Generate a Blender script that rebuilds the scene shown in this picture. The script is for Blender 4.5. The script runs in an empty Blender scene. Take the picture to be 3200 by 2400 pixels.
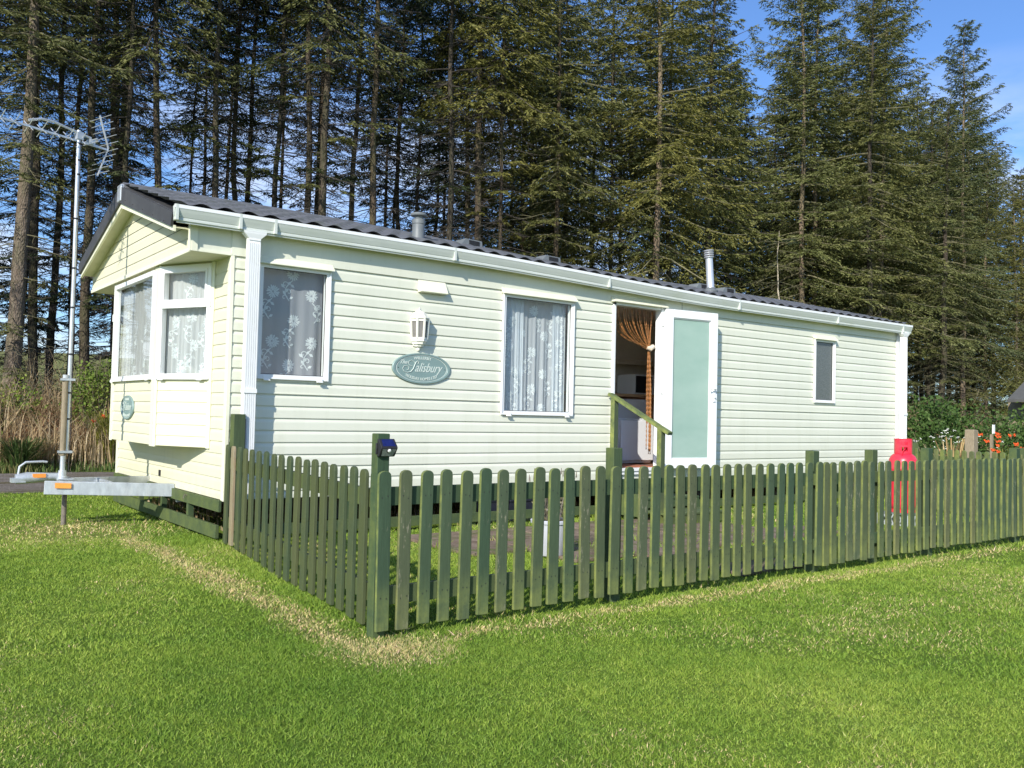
import bpy, bmesh, math, random
import numpy as np
from mathutils import Vector, Matrix
R = math.radians
random.seed(7)
rng = np.random.default_rng(11)
scene = bpy.context.scene
COL = scene.collection

# ------------------------------------------------------------------ helpers
OFF = {}          # object -> world offset of its origin


def tag(o, label=None, cat=None, group=None, kind=None):
    if label: o['label'] = label
    if cat: o['category'] = cat
    if group: o['group'] = group
    if kind: o['kind'] = kind
    return o


def empty(name, loc, label, cat, group=None):
    o = bpy.data.objects.new(name, None)
    o.empty_display_size = .2
    o.location = loc
    COL.objects.link(o)
    OFF[o] = Vector(loc)
    return tag(o, label, cat, group)


class MB:
    """collects verts / faces in world coordinates"""
    def __init__(s):
        s.v = []; s.f = []; s.mi = []; s.cur = 0; s.p = []

    def add(s, vs, fs):
        b = len(s.v)
        s.p.append((vs, fs))
        s.v += [tuple(v) for v in vs]
        s.f += [tuple(b + i for i in f) for f in fs]
        s.mi += [s.cur] * len(fs)
        return s

    def box(s, x0, x1, y0, y1, z0, z1):
        v = [(x, y, z) for z in (z0, z1) for y in (y0, y1) for x in (x0, x1)]
        return s.add(v, [(0, 2, 3, 1), (4, 5, 7, 6), (0, 1, 5, 4), (2, 6, 7, 3), (0, 4, 6, 2), (1, 3, 7, 5)])

    def obox(s, c, ax, ay, az):
        """box centred at c with half-extent vectors"""
        c, ax, ay, az = map(Vector, (c, ax, ay, az))
        v = [c + i * ax + j * ay + k * az for k in (-1, 1) for j in (-1, 1) for i in (-1, 1)]
        return s.add(v, [(0, 2, 3, 1), (4, 5, 7, 6), (0, 1, 5, 4), (2, 6, 7, 3), (0, 4, 6, 2), (1, 3, 7, 5)])

    def beam(s, a, b, w, h, up=(0, 0, 1)):
        a, b = Vector(a), Vector(b)
        d = (b - a); L = d.length; d.normalize()
        side = d.cross(Vector(up))
        if side.length < 1e-4: side = d.cross(Vector((1, 0, 0)))
        side.normalize(); u = side.cross(d)
        return s.obox((a + b) / 2, d * L / 2, side * w / 2, u * h / 2)

    def tube(s, pts, rad, n=8, cap=True):
        pts = [Vector(p) for p in pts]
        if not hasattr(rad, '__len__'): rad = [rad] * len(pts)
        vs = []
        ref = None
        for i, p in enumerate(pts):
            t = (pts[min(i + 1, len(pts) - 1)] - pts[max(i - 1, 0)]).normalized()
            if ref is None:
                ref = t.cross(Vector((0, 0, 1)))
                if ref.length < .05: ref = t.cross(Vector((1, 0, 0)))
            ref = (ref - t * ref.dot(t)).normalized()
            w = t.cross(ref)
            for k in range(n):
                a = 2 * math.pi * k / n
                vs.append(p + (ref * math.cos(a) + w * math.sin(a)) * rad[i])
        fs = []
        for i in range(len(pts) - 1):
            for k in range(n):
                k2 = (k + 1) % n
                fs.append((i * n + k, i * n + k2, (i + 1) * n + k2, (i + 1) * n + k))
        if cap:
            fs.append(tuple(range(n - 1, -1, -1)))
            fs.append(tuple((len(pts) - 1) * n + k for k in range(n)))
        return s.add(vs, fs)

    def lathe(s, c, prof, n=24, axis=(0, 0, 1), cap=True):
        """prof: list of (r, h) along axis from c"""
        c = Vector(c); ax = Vector(axis).normalized()
        u = ax.cross(Vector((0, 1, 0)))
        if u.length < .1: u = ax.cross(Vector((1, 0, 0)))
        u.normalize(); w = ax.cross(u)
        vs = []; fs = []
        for r, h in prof:
            for k in range(n):
                a = 2 * math.pi * k / n
                vs.append(c + ax * h + (u * math.cos(a) + w * math.sin(a)) * r)
        for i in range(len(prof) - 1):
            for k in range(n):
                k2 = (k + 1) % n
                fs.append((i * n + k, i * n + k2, (i + 1) * n + k2, (i + 1) * n + k))
        if cap:
            fs.append(tuple(range(n - 1, -1, -1)))
            fs.append(tuple((len(prof) - 1) * n + k for k in range(n)))
        return s.add(vs, fs)

    def prism(s, poly, d):
        """poly: 3-D points of a planar outline, extruded by vector d"""
        n = len(poly); d = Vector(d)
        vs = [Vector(p) for p in poly] + [Vector(p) + d for p in poly]
        fs = [tuple(range(n - 1, -1, -1)), tuple(range(n, 2 * n))]
        for i in range(n):
            j = (i + 1) % n
            fs.append((i, j, n + j, n + i))
        return s.add(vs, fs)

    def quad(s, a, b, c, d):
        return s.add([a, b, c, d], [(0, 1, 2, 3)])

    def build_each(s, name, mat, parent=None, per=1, **kw):
        """every added piece (or run of `per` pieces) becomes an object of its own"""
        out = []
        for i in range(0, len(s.p), per):
            m_ = MB()
            for vs, fs in s.p[i:i + per]: m_.add(vs, fs)
            out.append(m_.build(name, mat, parent, **kw))
        return out

    def build(s, name, mat, parent=None, smooth=False, off=None, bevel=0, fixn=True):
        me = bpy.data.meshes.new(name)
        o_ = OFF.get(parent, Vector((0, 0, 0))) if off is None else Vector(off)
        me.from_pydata([(x - o_.x, y - o_.y, z - o_.z) for x, y, z in s.v], [], s.f)
        mats = mat if isinstance(mat, (list, tuple)) else [mat]
        for m in mats: me.materials.append(m)
        if len(mats) > 1: me.polygons.foreach_set('material_index', s.mi)
        if fixn:
            bm = bmesh.new(); bm.from_mesh(me)
            bmesh.ops.recalc_face_normals(bm, faces=bm.faces[:])
            bm.to_mesh(me); bm.free()
        if smooth:
            me.polygons.foreach_set('use_smooth', [True] * len(me.polygons))
        ob = bpy.data.objects.new(name, me)
        COL.objects.link(ob)
        if parent is not None:
            ob.parent = parent
            if off is not None: ob.location = Vector(off) - OFF.get(parent, Vector((0, 0, 0)))
            OFF[ob] = o_
        elif off is not None:
            ob.location = off; OFF[ob] = o_
        if smooth:
            try: me.set_sharp_from_angle(angle=R(38))
            except Exception: pass
        if bevel:
            md = ob.modifiers.new('bevel', 'BEVEL'); md.width = bevel; md.segments = 2; md.limit_method = 'ANGLE'; md.angle_limit = R(40)
        return ob


def np_mesh(name, V, F, mat, smooth=False, cols=None):
    """V (n,3) float, F (m,k) int"""
    me = bpy.data.meshes.new(name)
    V = np.asarray(V, dtype=np.float32); F = np.asarray(F, dtype=np.int32)
    k = F.shape[1]
    me.vertices.add(len(V)); me.vertices.foreach_set('co', V.ravel())
    me.loops.add(F.size); me.loops.foreach_set('vertex_index', F.ravel())
    me.polygons.add(len(F)); me.polygons.foreach_set('loop_start', np.arange(0, F.size, k, dtype=np.int32))
    me.update(calc_edges=True)
    me.materials.append(mat)
    if smooth: me.polygons.foreach_set('use_smooth', np.ones(len(F), dtype=bool))
    if cols is not None:
        at = me.attributes.new('rnd', 'FLOAT', 'FACE'); at.data.foreach_set('value', np.asarray(cols, dtype=np.float32))
    return me


# ------------------------------------------------------------------ materials
class NT:
    def __init__(s, name):
        s.m = bpy.data.materials.new(name); s.m.use_nodes = True
        s.t = s.m.node_tree; s.t.nodes.clear()
        s.out = s.t.nodes.new('ShaderNodeOutputMaterial')

    def n(s, typ, **kw):
        nd = s.t.nodes.new(typ)
        for k, v in kw.items():
            if k.startswith('i_'):
                nd.inputs[k[2:].replace('_', ' ')].default_value = v
            else: setattr(nd, k, v)
        return nd

    def l(s, a, b): s.t.links.new(a, b); return s

    def sock(s, node, name, val):
        i = node.inputs[name]
        if hasattr(val, 'links') or isinstance(val, bpy.types.NodeSocket): s.t.links.new(val, i)
        else: i.default_value = val

    def math(s, op, a, b=0.0, clamp=False):
        nd = s.n('ShaderNodeMath', operation=op); nd.use_clamp = clamp
        s.sock(nd, 0, a)
        s.sock(nd, 1, b)
        return nd.outputs[0]

    def noise(s, scale, detail=4, rough=.6, vec=None, dist=0.0):
        nd = s.n('ShaderNodeTexNoise'); nd.inputs['Scale'].default_value = scale
        nd.inputs['Detail'].default_value = detail; nd.inputs['Roughness'].default_value = rough
        nd.inputs['Distortion'].default_value = dist
        if vec is not None: s.l(vec, nd.inputs['Vector'])
        return nd.outputs['Fac']

    def ramp(s, fac, stops):
        nd = s.n('ShaderNodeValToRGB')
        e = nd.color_ramp.elements
        while len(e) < len(stops): e.new(.5)
        for i, (p, c) in enumerate(stops):
            e[i].position = p
            e[i].color = (*c, 1) if hasattr(c, '__len__') else (c, c, c, 1)
        s.l(fac, nd.inputs['Fac'])
        return nd.outputs['Color']

    def mix(s, fac, a, b, mode='MIX'):
        nd = s.n('ShaderNodeMix', data_type='RGBA', blend_type=mode)
        for nm, v in (('Factor', fac),):
            i = nd.inputs[0]
            if isinstance(v, bpy.types.NodeSocket): s.l(v, i)
            else: i.default_value = v
        for idx, v in ((6, a), (7, b)):
            i = nd.inputs[idx]
            if isinstance(v, bpy.types.NodeSocket): s.l(v, i)
            else: i.default_value = (*v, 1)
        return nd.outputs[2]

    def mapping(s, vec, scale):
        nd = s.n('ShaderNodeMapping'); nd.inputs['Scale'].default_value = scale
        s.l(vec, nd.inputs['Vector'])
        return nd.outputs[0]

    def bsdf(s, color, rough=.5, metal=0.0, spec=.5, bump=None, bstr=.2, bdist=.01, **kw):
        b = s.n('ShaderNodeBsdfPrincipled')
        if isinstance(color, bpy.types.NodeSocket): s.l(color, b.inputs['Base Color'])
        else: b.inputs['Base Color'].default_value = (*color, 1)
        if isinstance(rough, bpy.types.NodeSocket): s.l(rough, b.inputs['Roughness'])
        else: b.inputs['Roughness'].default_value = rough
        b.inputs['Metallic'].default_value = metal
        b.inputs['Specular IOR Level'].default_value = spec
        for k, v in kw.items(): b.inputs[k.replace('_', ' ')].default_value = v
        if bump is not None:
            bp = s.n('ShaderNodeBump'); bp.inputs['Strength'].default_value = bstr; bp.inputs['Distance'].default_value = bdist
            s.l(bump, bp.inputs['Height']); s.l(bp.outputs[0], b.inputs['Normal'])
        return b.outputs[0]

    def done(s, sh): s.l(sh, s.out.inputs['Surface']); return s.m


def simple(name, col, rough=.5, metal=0.0, var=.12, scale=6.0, bstr=.05, dirt=None, dirtamt=.0, dirtscale=3.0, spec=.5, stretch=None, **kw):
    t = NT(name)
    pos = t.n('ShaderNodeNewGeometry').outputs['Position']
    vec = pos if stretch is None else t.mapping(pos, stretch)
    nz = t.noise(scale, 5, .65, vec)
    c = t.ramp(nz, [(.3, tuple(x * (1 - var) for x in col)), (.7, tuple(min(1, x * (1 + var)) for x in col))])
    if dirt:
        d = t.noise(dirtscale, 6, .7, vec)
        f = t.ramp(d, [(.5, 0.0), (.72, dirtamt)])
        c = t.mix(f, c, dirt)
    fine = t.noise(scale * 12, 3, .6, vec)
    return t.done(t.bsdf(c, rough, metal, spec, fine, bstr, .004, **kw))


M = {}
CREAM = (.725, .730, .605)


def cladding(CREAM=CREAM, name='cream_cladding'):
    t = NT(name)
    g = t.n('ShaderNodeNewGeometry'); pos = g.outputs['Position']
    broad = t.noise(.7, 4, .6, pos)
    c = t.ramp(broad, [(.3, tuple(x * .94 for x in CREAM)), (.7, tuple(x * 1.03 for x in CREAM))])
    st = t.noise(3.0, 6, .7, t.mapping(pos, (2.2, 2.2, .25)))       # faint rain streaks
    f = t.ramp(st, [(.50, 0.0), (.78, .34)])
    c = t.mix(f, c, (.55, .56, .42))
    sp = t.noise(55, 2, .5, pos)
    f2 = t.ramp(sp, [(.74, 0.0), (.78, .5)])
    c = t.mix(f2, c, (.35, .34, .25))
    # splash dirt low on the wall
    sep = t.n('ShaderNodeSeparateXYZ'); t.l(pos, sep.inputs[0])
    low = t.math('SUBTRACT', 1.0, t.math('DIVIDE', t.math('SUBTRACT', sep.outputs['Z'], .33), .25), True)
    lowf = t.math('MULTIPLY', low, t.ramp(t.noise(9, 5, .7, pos), [(.35, 0.0), (.75, .45)]))
    c = t.mix(lowf, c, (.42, .42, .27))
    return t.done(t.bsdf(c, .42, 0, .45, t.noise(40, 3, .6, pos), .04, .003))


M['cream'] = cladding()
M['cream_front'] = cladding((.74, .705, .52), 'front_cladding')  # warmer, less blue cream for front wall, bay and gable panel
M['cream_trim'] = simple('cream_trim', (.80, .79, .62), .4, var=.04, dirt=(.5, .5, .36), dirtamt=.35)
M['soffit'] = simple('soffit_board', (.62, .61, .42), .6, var=.08, dirt=(.34, .36, .2), dirtamt=.5)
M['white'] = simple('white_upvc', (.84, .84, .83), .3, var=.03, dirt=(.55, .56, .5), dirtamt=.25)
M['gutter'] = simple('gutter_plastic', (.60, .63, .58), .38, var=.05, dirt=(.42, .45, .33), dirtamt=.45, stretch=(1, 1, 3))
M['roof'] = simple('roof_tile_sheet', (.125, .128, .138), .55, var=.25, scale=9, dirt=(.12, .13, .10), dirtamt=.5, bstr=.3)
M['rake'] = simple('verge_metal', (.060, .060, .064), .5, var=.15, dirt=(.13, .13, .12), dirtamt=.4)
M['grey_pl'] = simple('grey_plastic', (.15, .165, .17), .5, var=.12, dirt=(.2, .2, .18), dirtamt=.3)
M['steel'] = simple('stainless_steel', (.68, .69, .70), .36, .55, var=.15, dirt=(.3, .28, .25), dirtamt=.4)
M['alu'] = simple('aluminium_tube', (.62, .64, .66), .40, .6, var=.15, dirt=(.35, .36, .36), dirtamt=.6)
M['galv'] = simple('galvanised_steel', (.50, .53, .56), .5, .55, var=.2, scale=14, dirt=(.75, .76, .76), dirtamt=.5, dirtscale=10, stretch=(1, 1, .4))
M['black'] = simple('black_rubber', (.02, .02, .022), .6)
M['lampwhite'] = simple('lamp_casing', (.82, .80, .70), .35, var=.04)
M['teal'] = simple('plaque_green', (.21, .30, .285), .45, var=.06)
M['tealwhite'] = simple('plaque_lettering', (.60, .66, .60), .45, var=.05)
M['red'] = simple('red_cylinder_paint', (.78, .028, .06), .35, var=.1, dirt=(.5, .2, .15), dirtamt=.35)
M['pot'] = simple('grey_glazed_pot', (.50, .51, .56), .35, var=.1, dirt=(.3, .29, .25), dirtamt=.5)
M['soil'] = simple('soil', (.05, .037, .025), .95, var=.4, scale=30, bstr=.6)
M['crate'] = simple('grey_crate_plastic', (.16, .18, .19), .55, var=.15)
M['darkbox'] = simple('dark_blue_tub', (.018, .02, .03), .45, var=.3)
M['orange'] = simple('orange_sticker', (.85, .30, .05), .5)
M['int_wall'] = simple('interior_wall_board', (.88, .77, .64), .7, var=.06)
M['int_floor'] = simple('interior_floor', (.25, .11, .06), .5, var=.3, scale=20)
M['worktop'] = simple('worktop_wood', (.55, .34, .18), .4, var=.2, scale=25, stretch=(.3, 3, 3))
M['fridge'] = simple('white_enamel', (.82, .83, .86), .25, var=.02)
M['rust'] = simple('rusty_tube', (.20, .17, .14), .8, .2, var=.4, scale=30)
M['wetpost'] = simple('weathered_timber', (.26, .21, .14), .85, var=.3, scale=20, stretch=(6, 6, .6), bstr=.4)
M['binflower'] = simple('white_petals', (.8, .8, .72), .7)
M['fl_orange'] = simple('orange_petals', (.85, .13, .03), .6, var=.25, scale=30)
M['mat_brown'] = simple('door_mat', (.35, .12, .06), .9, var=.5, scale=40)


def painted_wood(name, base, moss, rawamt=.0):
    t = NT(name)
    tc = t.n('ShaderNodeTexCoord').outputs['Object']
    g = t.n('ShaderNodeNewGeometry')
    oi = t.n('ShaderNodeObjectInfo').outputs['Random']
    grain = t.noise(9, 6, .7, t.mapping(tc, (9, 9, .55)), .6)
    c = t.ramp(grain, [(.25, tuple(x * .72 for x in base)), (.5, base), (.8, tuple(x * 1.35 for x in base))])
    tint = t.ramp(oi, [(0, (.70, .86, .90)), (.35, (.95, 1, 1)), (.65, (1.05, 1, .95)), (1, (1.38, 1.18, 1.0))])
    c = t.mix(1.0, c, tint, 'MULTIPLY')
    # algae on the faces that look west, more at the foot
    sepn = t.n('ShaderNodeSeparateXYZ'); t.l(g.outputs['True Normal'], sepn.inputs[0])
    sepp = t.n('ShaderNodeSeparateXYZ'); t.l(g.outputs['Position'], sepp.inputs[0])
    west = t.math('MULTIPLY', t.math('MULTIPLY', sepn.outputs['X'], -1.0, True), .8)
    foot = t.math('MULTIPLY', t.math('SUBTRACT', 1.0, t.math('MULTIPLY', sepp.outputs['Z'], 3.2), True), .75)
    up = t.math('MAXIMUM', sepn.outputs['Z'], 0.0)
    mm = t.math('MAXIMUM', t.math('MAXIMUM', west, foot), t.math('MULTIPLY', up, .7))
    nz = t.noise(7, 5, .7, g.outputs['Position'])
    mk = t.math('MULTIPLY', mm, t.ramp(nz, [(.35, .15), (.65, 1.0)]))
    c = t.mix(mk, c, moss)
    bare = t.ramp(t.noise(14, 5, .75, t.mapping(tc, (4, 4, .8))), [(.66 - rawamt, 0.0), (.72 - rawamt, .75)])
    c = t.mix(bare, c, (.30, .27, .19))
    return t.done(t.bsdf(c, .68, 0, .3, grain, .35, .004))


GREEN = (.068, .094, .050)
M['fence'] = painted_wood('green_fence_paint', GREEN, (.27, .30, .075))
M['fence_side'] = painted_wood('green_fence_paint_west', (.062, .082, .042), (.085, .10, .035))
M['fence_old'] = painted_wood('worn_fence_paint', (.085, .103, .056), (.22, .23, .075), .06)
M['rail'] = painted_wood('green_rail_paint', (.052, .080, .040), (.12, .15, .045))
M['nail'] = simple('nail_head', (.03, .035, .025), .6)
M['bare_picket'] = painted_wood('bare_picket_wood', (.24, .20, .14), (.25, .24, .13), .12)


def glass():
    t = NT('window_glass')
    tr = t.n('ShaderNodeBsdfTransparent'); tr.inputs[0].default_value = (.93, .96, .95, 1)
    gl = t.n('ShaderNodeBsdfGlossy'); gl.inputs['Roughness'].default_value = .02
    lw_ = t.n('ShaderNodeLayerWeight'); lw_.inputs['Blend'].default_value = .5
    fac_ = t.math('ADD', t.math('MULTIPLY', t.math('POWER', lw_.outputs['Facing'], 4.0), .85), .06, True)
    bp = t.n('ShaderNodeBump'); bp.inputs['Strength'].default_value = .06; bp.inputs['Distance'].default_value = .02
    t.l(t.noise(2.5, 1, .4, t.n('ShaderNodeNewGeometry').outputs['Position']), bp.inputs['Height'])
    t.l(bp.outputs[0], gl.inputs['Normal'])
    mx = t.n('ShaderNodeMixShader')
    t.l(fac_, mx.inputs[0]); t.l(tr.outputs[0], mx.inputs[1]); t.l(gl.outputs[0], mx.inputs[2])
    return t.done(mx.outputs[0])


M['glass'] = glass()


def mixsh(t, fac, a, b):
    mx = t.n('ShaderNodeMixShader')
    if isinstance(fac, bpy.types.NodeSocket): t.l(fac, mx.inputs[0])
    else: mx.inputs[0].default_value = fac
    t.l(a, mx.inputs[1]); t.l(b, mx.inputs[2])
    return mx.outputs[0]


def frosted():
    t = NT('frosted_glass')
    pos = t.n('ShaderNodeNewGeometry').outputs['Position']
    c = t.ramp(t.noise(1.6, 4, .6, t.mapping(pos, (1, 1, 2.2))), [(.3, (.48, .65, .57)), (.7, (.58, .73, .65))])
    tr = t.n('ShaderNodeBsdfTranslucent'); t.l(c, tr.inputs[0])
    tp = t.n('ShaderNodeBsdfTransparent'); tp.inputs[0].default_value = (.75, .92, .86, 1)
    b = t.bsdf(c, .35, 0, .5, t.noise(180, 2, .5, pos), .25, .002)
    return t.done(mixsh(t, .22, mixsh(t, .3, b, tr.outputs[0]), tp.outputs[0]))


M['frost'] = frosted()


def obscure():
    t = NT('obscure_glass')
    pos = t.n('ShaderNodeNewGeometry').outputs['Position']
    c = t.ramp(t.noise(90, 2, .6, pos), [(.35, (.085, .095, .09)), (.7, (.14, .155, .145))])
    return t.done(t.bsdf(c, .22, 0, .6, t.noise(110, 2, .5, pos), .4, .003))


M['obscure'] = obscure()


def net(name, alpha, col):
    t = NT(name)
    d = t.n('ShaderNodeBsdfDiffuse'); d.inputs[0].default_value = (*col, 1)
    tl = t.n('ShaderNodeBsdfTranslucent'); tl.inputs[0].default_value = (*col, 1)
    tp = t.n('ShaderNodeBsdfTransparent')
    return t.done(mixsh(t, alpha, tp.outputs[0], mixsh(t, .18, d.outputs[0], tl.outputs[0])))


M['net_thin'] = net('net_curtain_thin', .42, (.80, .81, .88))
M['net_mid'] = net('net_curtain_mid', .58, (.82, .84, .88))
M['net_thick'] = net('net_curtain_gathered', .62, (.80, .84, .88))
M['net_flower'] = net('net_curtain_flowers', .92, (.82, .84, .84))


def foliage(name, c1, c2, c3, transl=.25, objvar=.25):
    t = NT(name)
    at = t.n('ShaderNodeAttribute'); at.attribute_name = 'rnd'
    oi = t.n('ShaderNodeObjectInfo').outputs['Random']
    c = t.ramp(at.outputs['Fac'], [(0.0, c1), (.55, c2), (1.0, c3)])
    v = t.ramp(oi, [(0, (1 - objvar, 1 - objvar * .8, 1)), (1, (1 + objvar * .6, 1 + objvar * .3, .95))])
    c = t.mix(1.0, c, v, 'MULTIPLY')
    d = t.bsdf(c, .6, 0, .25)
    tl = t.n('ShaderNodeBsdfTranslucent'); t.l(c, tl.inputs[0])
    return t.done(mixsh(t, transl, d, tl.outputs[0]))


M['needle_dark'] = foliage('spruce_needles_dark', (.026, .038, .017), (.052, .070, .026), (.105, .115, .045))
M['needle_olive'] = foliage('spruce_needles_olive', (.080, .085, .024), (.165, .170, .045), (.27, .25, .085))
M['needle_green'] = foliage('spruce_needles_green', (.066, .080, .024), (.150, .168, .050), (.29, .29, .125))
M['leaf_green'] = foliage('shrub_leaves', (.05, .095, .018), (.105, .18, .035), (.21, .28, .07), .35)
M['leaf_bright'] = foliage('young_leaves', (.09, .15, .02), (.20, .29, .05), (.36, .40, .10), .35)
M['leaf_yellow'] = foliage('sword_leaves', (.16, .20, .03), (.34, .36, .06), (.55, .50, .13), .35)
M['verge_grass'] = foliage('verge_grass_blades', (.045, .09, .018), (.09, .15, .035), (.30, .26, .12), .3)
M['dead_grass'] = foliage('dead_grass_stems', (.26, .16, .08), (.50, .37, .19), (.70, .58, .36), .3)
M['bracken'] = foliage('brown_bracken', (.20, .07, .03), (.36, .15, .07), (.48, .27, .14), .3)
M['lavender'] = foliage('lavender_stems', (.22, .19, .10), (.30, .27, .17), (.40, .34, .30), .2)


def bark(name, a, b, c_, lichen):
    t = NT(name)
    pos = t.n('ShaderNodeTexCoord').outputs['Object']
    oi = t.n('ShaderNodeObjectInfo').outputs['Random']
    n1 = t.noise(7, 7, .75, t.mapping(pos, (2.2, 2.2, .9)), .8)
    col = t.ramp(n1, [(.28, a), (.5, b), (.72, c_)])
    li = t.ramp(t.noise(1.1, 5, .7, t.mapping(pos, (3, 3, .6))), [(.45, 0.0), (.68, .75)])
    col = t.mix(li, col, lichen)
    v = t.ramp(oi, [(0, (.75, .78, .8)), (1, (1.25, 1.15, 1.0))])
    col = t.mix(1.0, col, v, 'MULTIPLY')
    vor = t.n('ShaderNodeTexVoronoi'); vor.inputs['Scale'].default_value = 9; t.l(t.mapping(pos, (3, 3, 1.6)), vor.inputs['Vector'])
    hh = t.math('ADD', n1, vor.outputs['Distance'])
    return t.done(t.bsdf(col, .9, 0, .15, hh, .9, .03))


M['bark'] = bark('spruce_bark', (.028, .022, .018), (.075, .060, .047), (.16, .13, .10), (.085, .090, .045))
M['bark_pale'] = bark('pale_spruce_bark', (.07, .055, .042), (.20, .155, .12), (.36, .29, .235), (.15, .145, .085))
M['bark_white'] = bark('dead_white_bark', (.25, .22, .18), (.50, .45, .38), (.65, .60, .52), (.35, .33, .25))
M['twig'] = simple('dead_twigs', (.060, .050, .040), .9, var=.35, scale=2)
M['twig_pale'] = simple('mossy_twigs', (.16, .145, .08), .9, var=.4, scale=2)


# ground colour built from world position, shared by the sheet and the blades
def straw_field(t, pos):
    """0..1 factor: how dry / yellow the lawn is at this place"""
    sep = t.n('ShaderNodeSeparateXYZ'); t.l(pos, sep.inputs[0])
    x, y = sep.outputs['X'], sep.outputs['Y']
    wob = t.math('MULTIPLY', t.math('SUBTRACT', t.noise(1.6, 5, .7, pos), .5), .5)

    def band(u, c, w):
        return t.math('SUBTRACT', 1.0, t.math('DIVIDE', t.math('ABSOLUTE', t.math('SUBTRACT', t.math('ADD', u, wob), c)), w), True)
    def win(u, lo, hi, soft):
        a = t.math('DIVIDE', t.math('SUBTRACT', u, lo), soft, True)
        b = t.math('DIVIDE', t.math('SUBTRACT', hi, u), soft, True)
        return t.math('MULTIPLY', a, b)
    side = t.math('MULTIPLY', band(x, -.58, .19), win(y, -4.2, 1.6, .5))
    front = t.math('MULTIPLY', band(y, -3.72, .13), win(x, -.9, 8.5, .5))
    front = t.math('MULTIPLY', front, .6)
    side = t.math('MULTIPLY', side, .8)
    cor = t.math('SUBTRACT', 1.0, t.math('DIVIDE', t.math('POWER', t.math('ADD', t.math('POWER', t.math('ADD', x, .46), 2.0), t.math('POWER', t.math('ADD', y, 3.78), 2.0)), .5), .40), True)
    mast = t.math('SUBTRACT', 1.0, t.math('DIVIDE', t.math('POWER', t.math('ADD', t.math('POWER', t.math('ADD', x, .95), 2.0), t.math('POWER', t.math('ADD', y, -1.4), 2.0)), .5), 1.2), True)
    mast = t.math('MULTIPLY', mast, .7)
    s = t.math('MAXIMUM', t.math('MAXIMUM', side, front), t.math('MAXIMUM', cor, mast))
    patch = t.ramp(t.noise(.55, 5, .6, pos), [(.50, 0.0), (.78, .42)])
    return t.math('MAXIMUM', s, patch), x, y


def lawn_colour(t, pos):
    s, x, y = straw_field(t, pos)
    big = t.noise(.35, 4, .55, pos)
    c = t.ramp(big, [(.3, (.195, .315, .040)), (.5, (.300, .415, .060)), (.7, (.41, .50, .090))])
    mid = t.noise(4.0, 4, .6, pos)
    c = t.mix(t.ramp(mid, [(.4, 0.0), (.7, .45)]), c, (.15, .285, .040))
    return c, s


def lawn_blade_mat():
    t = NT('lawn_blades')
    pos = t.n('ShaderNodeNewGeometry').outputs['Position']
    c, s = lawn_colour(t, pos)
    at = t.n('ShaderNodeAttribute'); at.attribute_name = 'rnd'
    fr_ = t.math('FRACT', t.math('MULTIPLY', at.outputs['Fac'], 37.7))
    dry = t.math('GREATER_THAN', t.math('MULTIPLY', s, 1.0), fr_)
    c = t.mix(t.math('MULTIPLY', dry, .9), c, t.mix(t.math('FRACT', t.math('MULTIPLY', at.outputs['Fac'], 91.3)), (.88, .76, .38), (.70, .52, .27)))
    v = t.ramp(at.outputs['Fac'], [(0, (.50, .60, .50)), (.45, (.95, .98, .9)), (.85, (1.22, 1.15, 1.1)), (.95, (1.45, 1.25, 1.5)), (1, (1.8, 1.4, 2.4))])
    c = t.mix(1.0, c, v, 'MULTIPLY')
    d = t.bsdf(c, .55, 0, .3)
    tl = t.n('ShaderNodeBsdfTranslucent'); t.l(c, tl.inputs[0])
    return t.done(mixsh(t, .35, d, tl.outputs[0]))


def ground_mat():
    t = NT('ground_turf')
    pos = t.n('ShaderNodeNewGeometry').outputs['Position']
    c, s = lawn_colour(t, pos)
    c = t.mix(t.math('MULTIPLY', s, .7), c, (.45, .36, .17))
    c = t.mix(1.0, c, t.ramp(t.noise(22, 5, .7, pos), [(.3, (.32, .36, .30)), (.7, (.75, .75, .7))]), 'MULTIPLY')
    sep = t.n('ShaderNodeSeparateXYZ'); t.l(pos, sep.inputs[0])
    y = sep.outputs['Y']
    yy = t.math('ADD', y, t.math('MULTIPLY', t.math('SUBTRACT', t.noise(.9, 4, .6, pos), .5), 1.6))
    wood = t.math('MULTIPLY', t.math('SUBTRACT', yy, 9.5, True), t.math('SUBTRACT', 30.0, yy, True))
    duff = t.ramp(t.noise(3, 6, .7, pos), [(.3, (.03, .022, .014)), (.7, (.085, .06, .035))])
    c = t.mix(wood, c, duff)
    fld = t.ramp(t.noise(.05, 5, .6, pos), [(.3, (.15, .17, .045)), (.7, (.22, .21, .07))])
    c = t.mix(t.math('SUBTRACT', yy, 30.0, True), c, fld)
    return t.done(t.bsdf(c, .9, 0, .15, t.noise(45, 5, .75, pos), .9, .03))


M['blade'] = lawn_blade_mat()
M['ground'] = ground_mat()


def gravel():
    t = NT('path_gravel')
    pos = t.n('ShaderNodeNewGeometry').outputs['Position']
    c = t.ramp(t.noise(28, 6, .8, pos), [(.3, (.10, .085, .07)), (.5, (.22, .19, .17)), (.75, (.38, .34, .31))])
    ms = t.ramp(t.noise(1.4, 6, .75, t.mapping(pos, (.35, 1.6, 1))), [(.45, 0.0), (.6, .85)])
    c = t.mix(ms, c, (.10, .085, .03))
    return t.done(t.bsdf(c, .9, 0, .2, t.noise(60, 5, .8, pos), 1.0, .02))


M['gravel'] = gravel()


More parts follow.
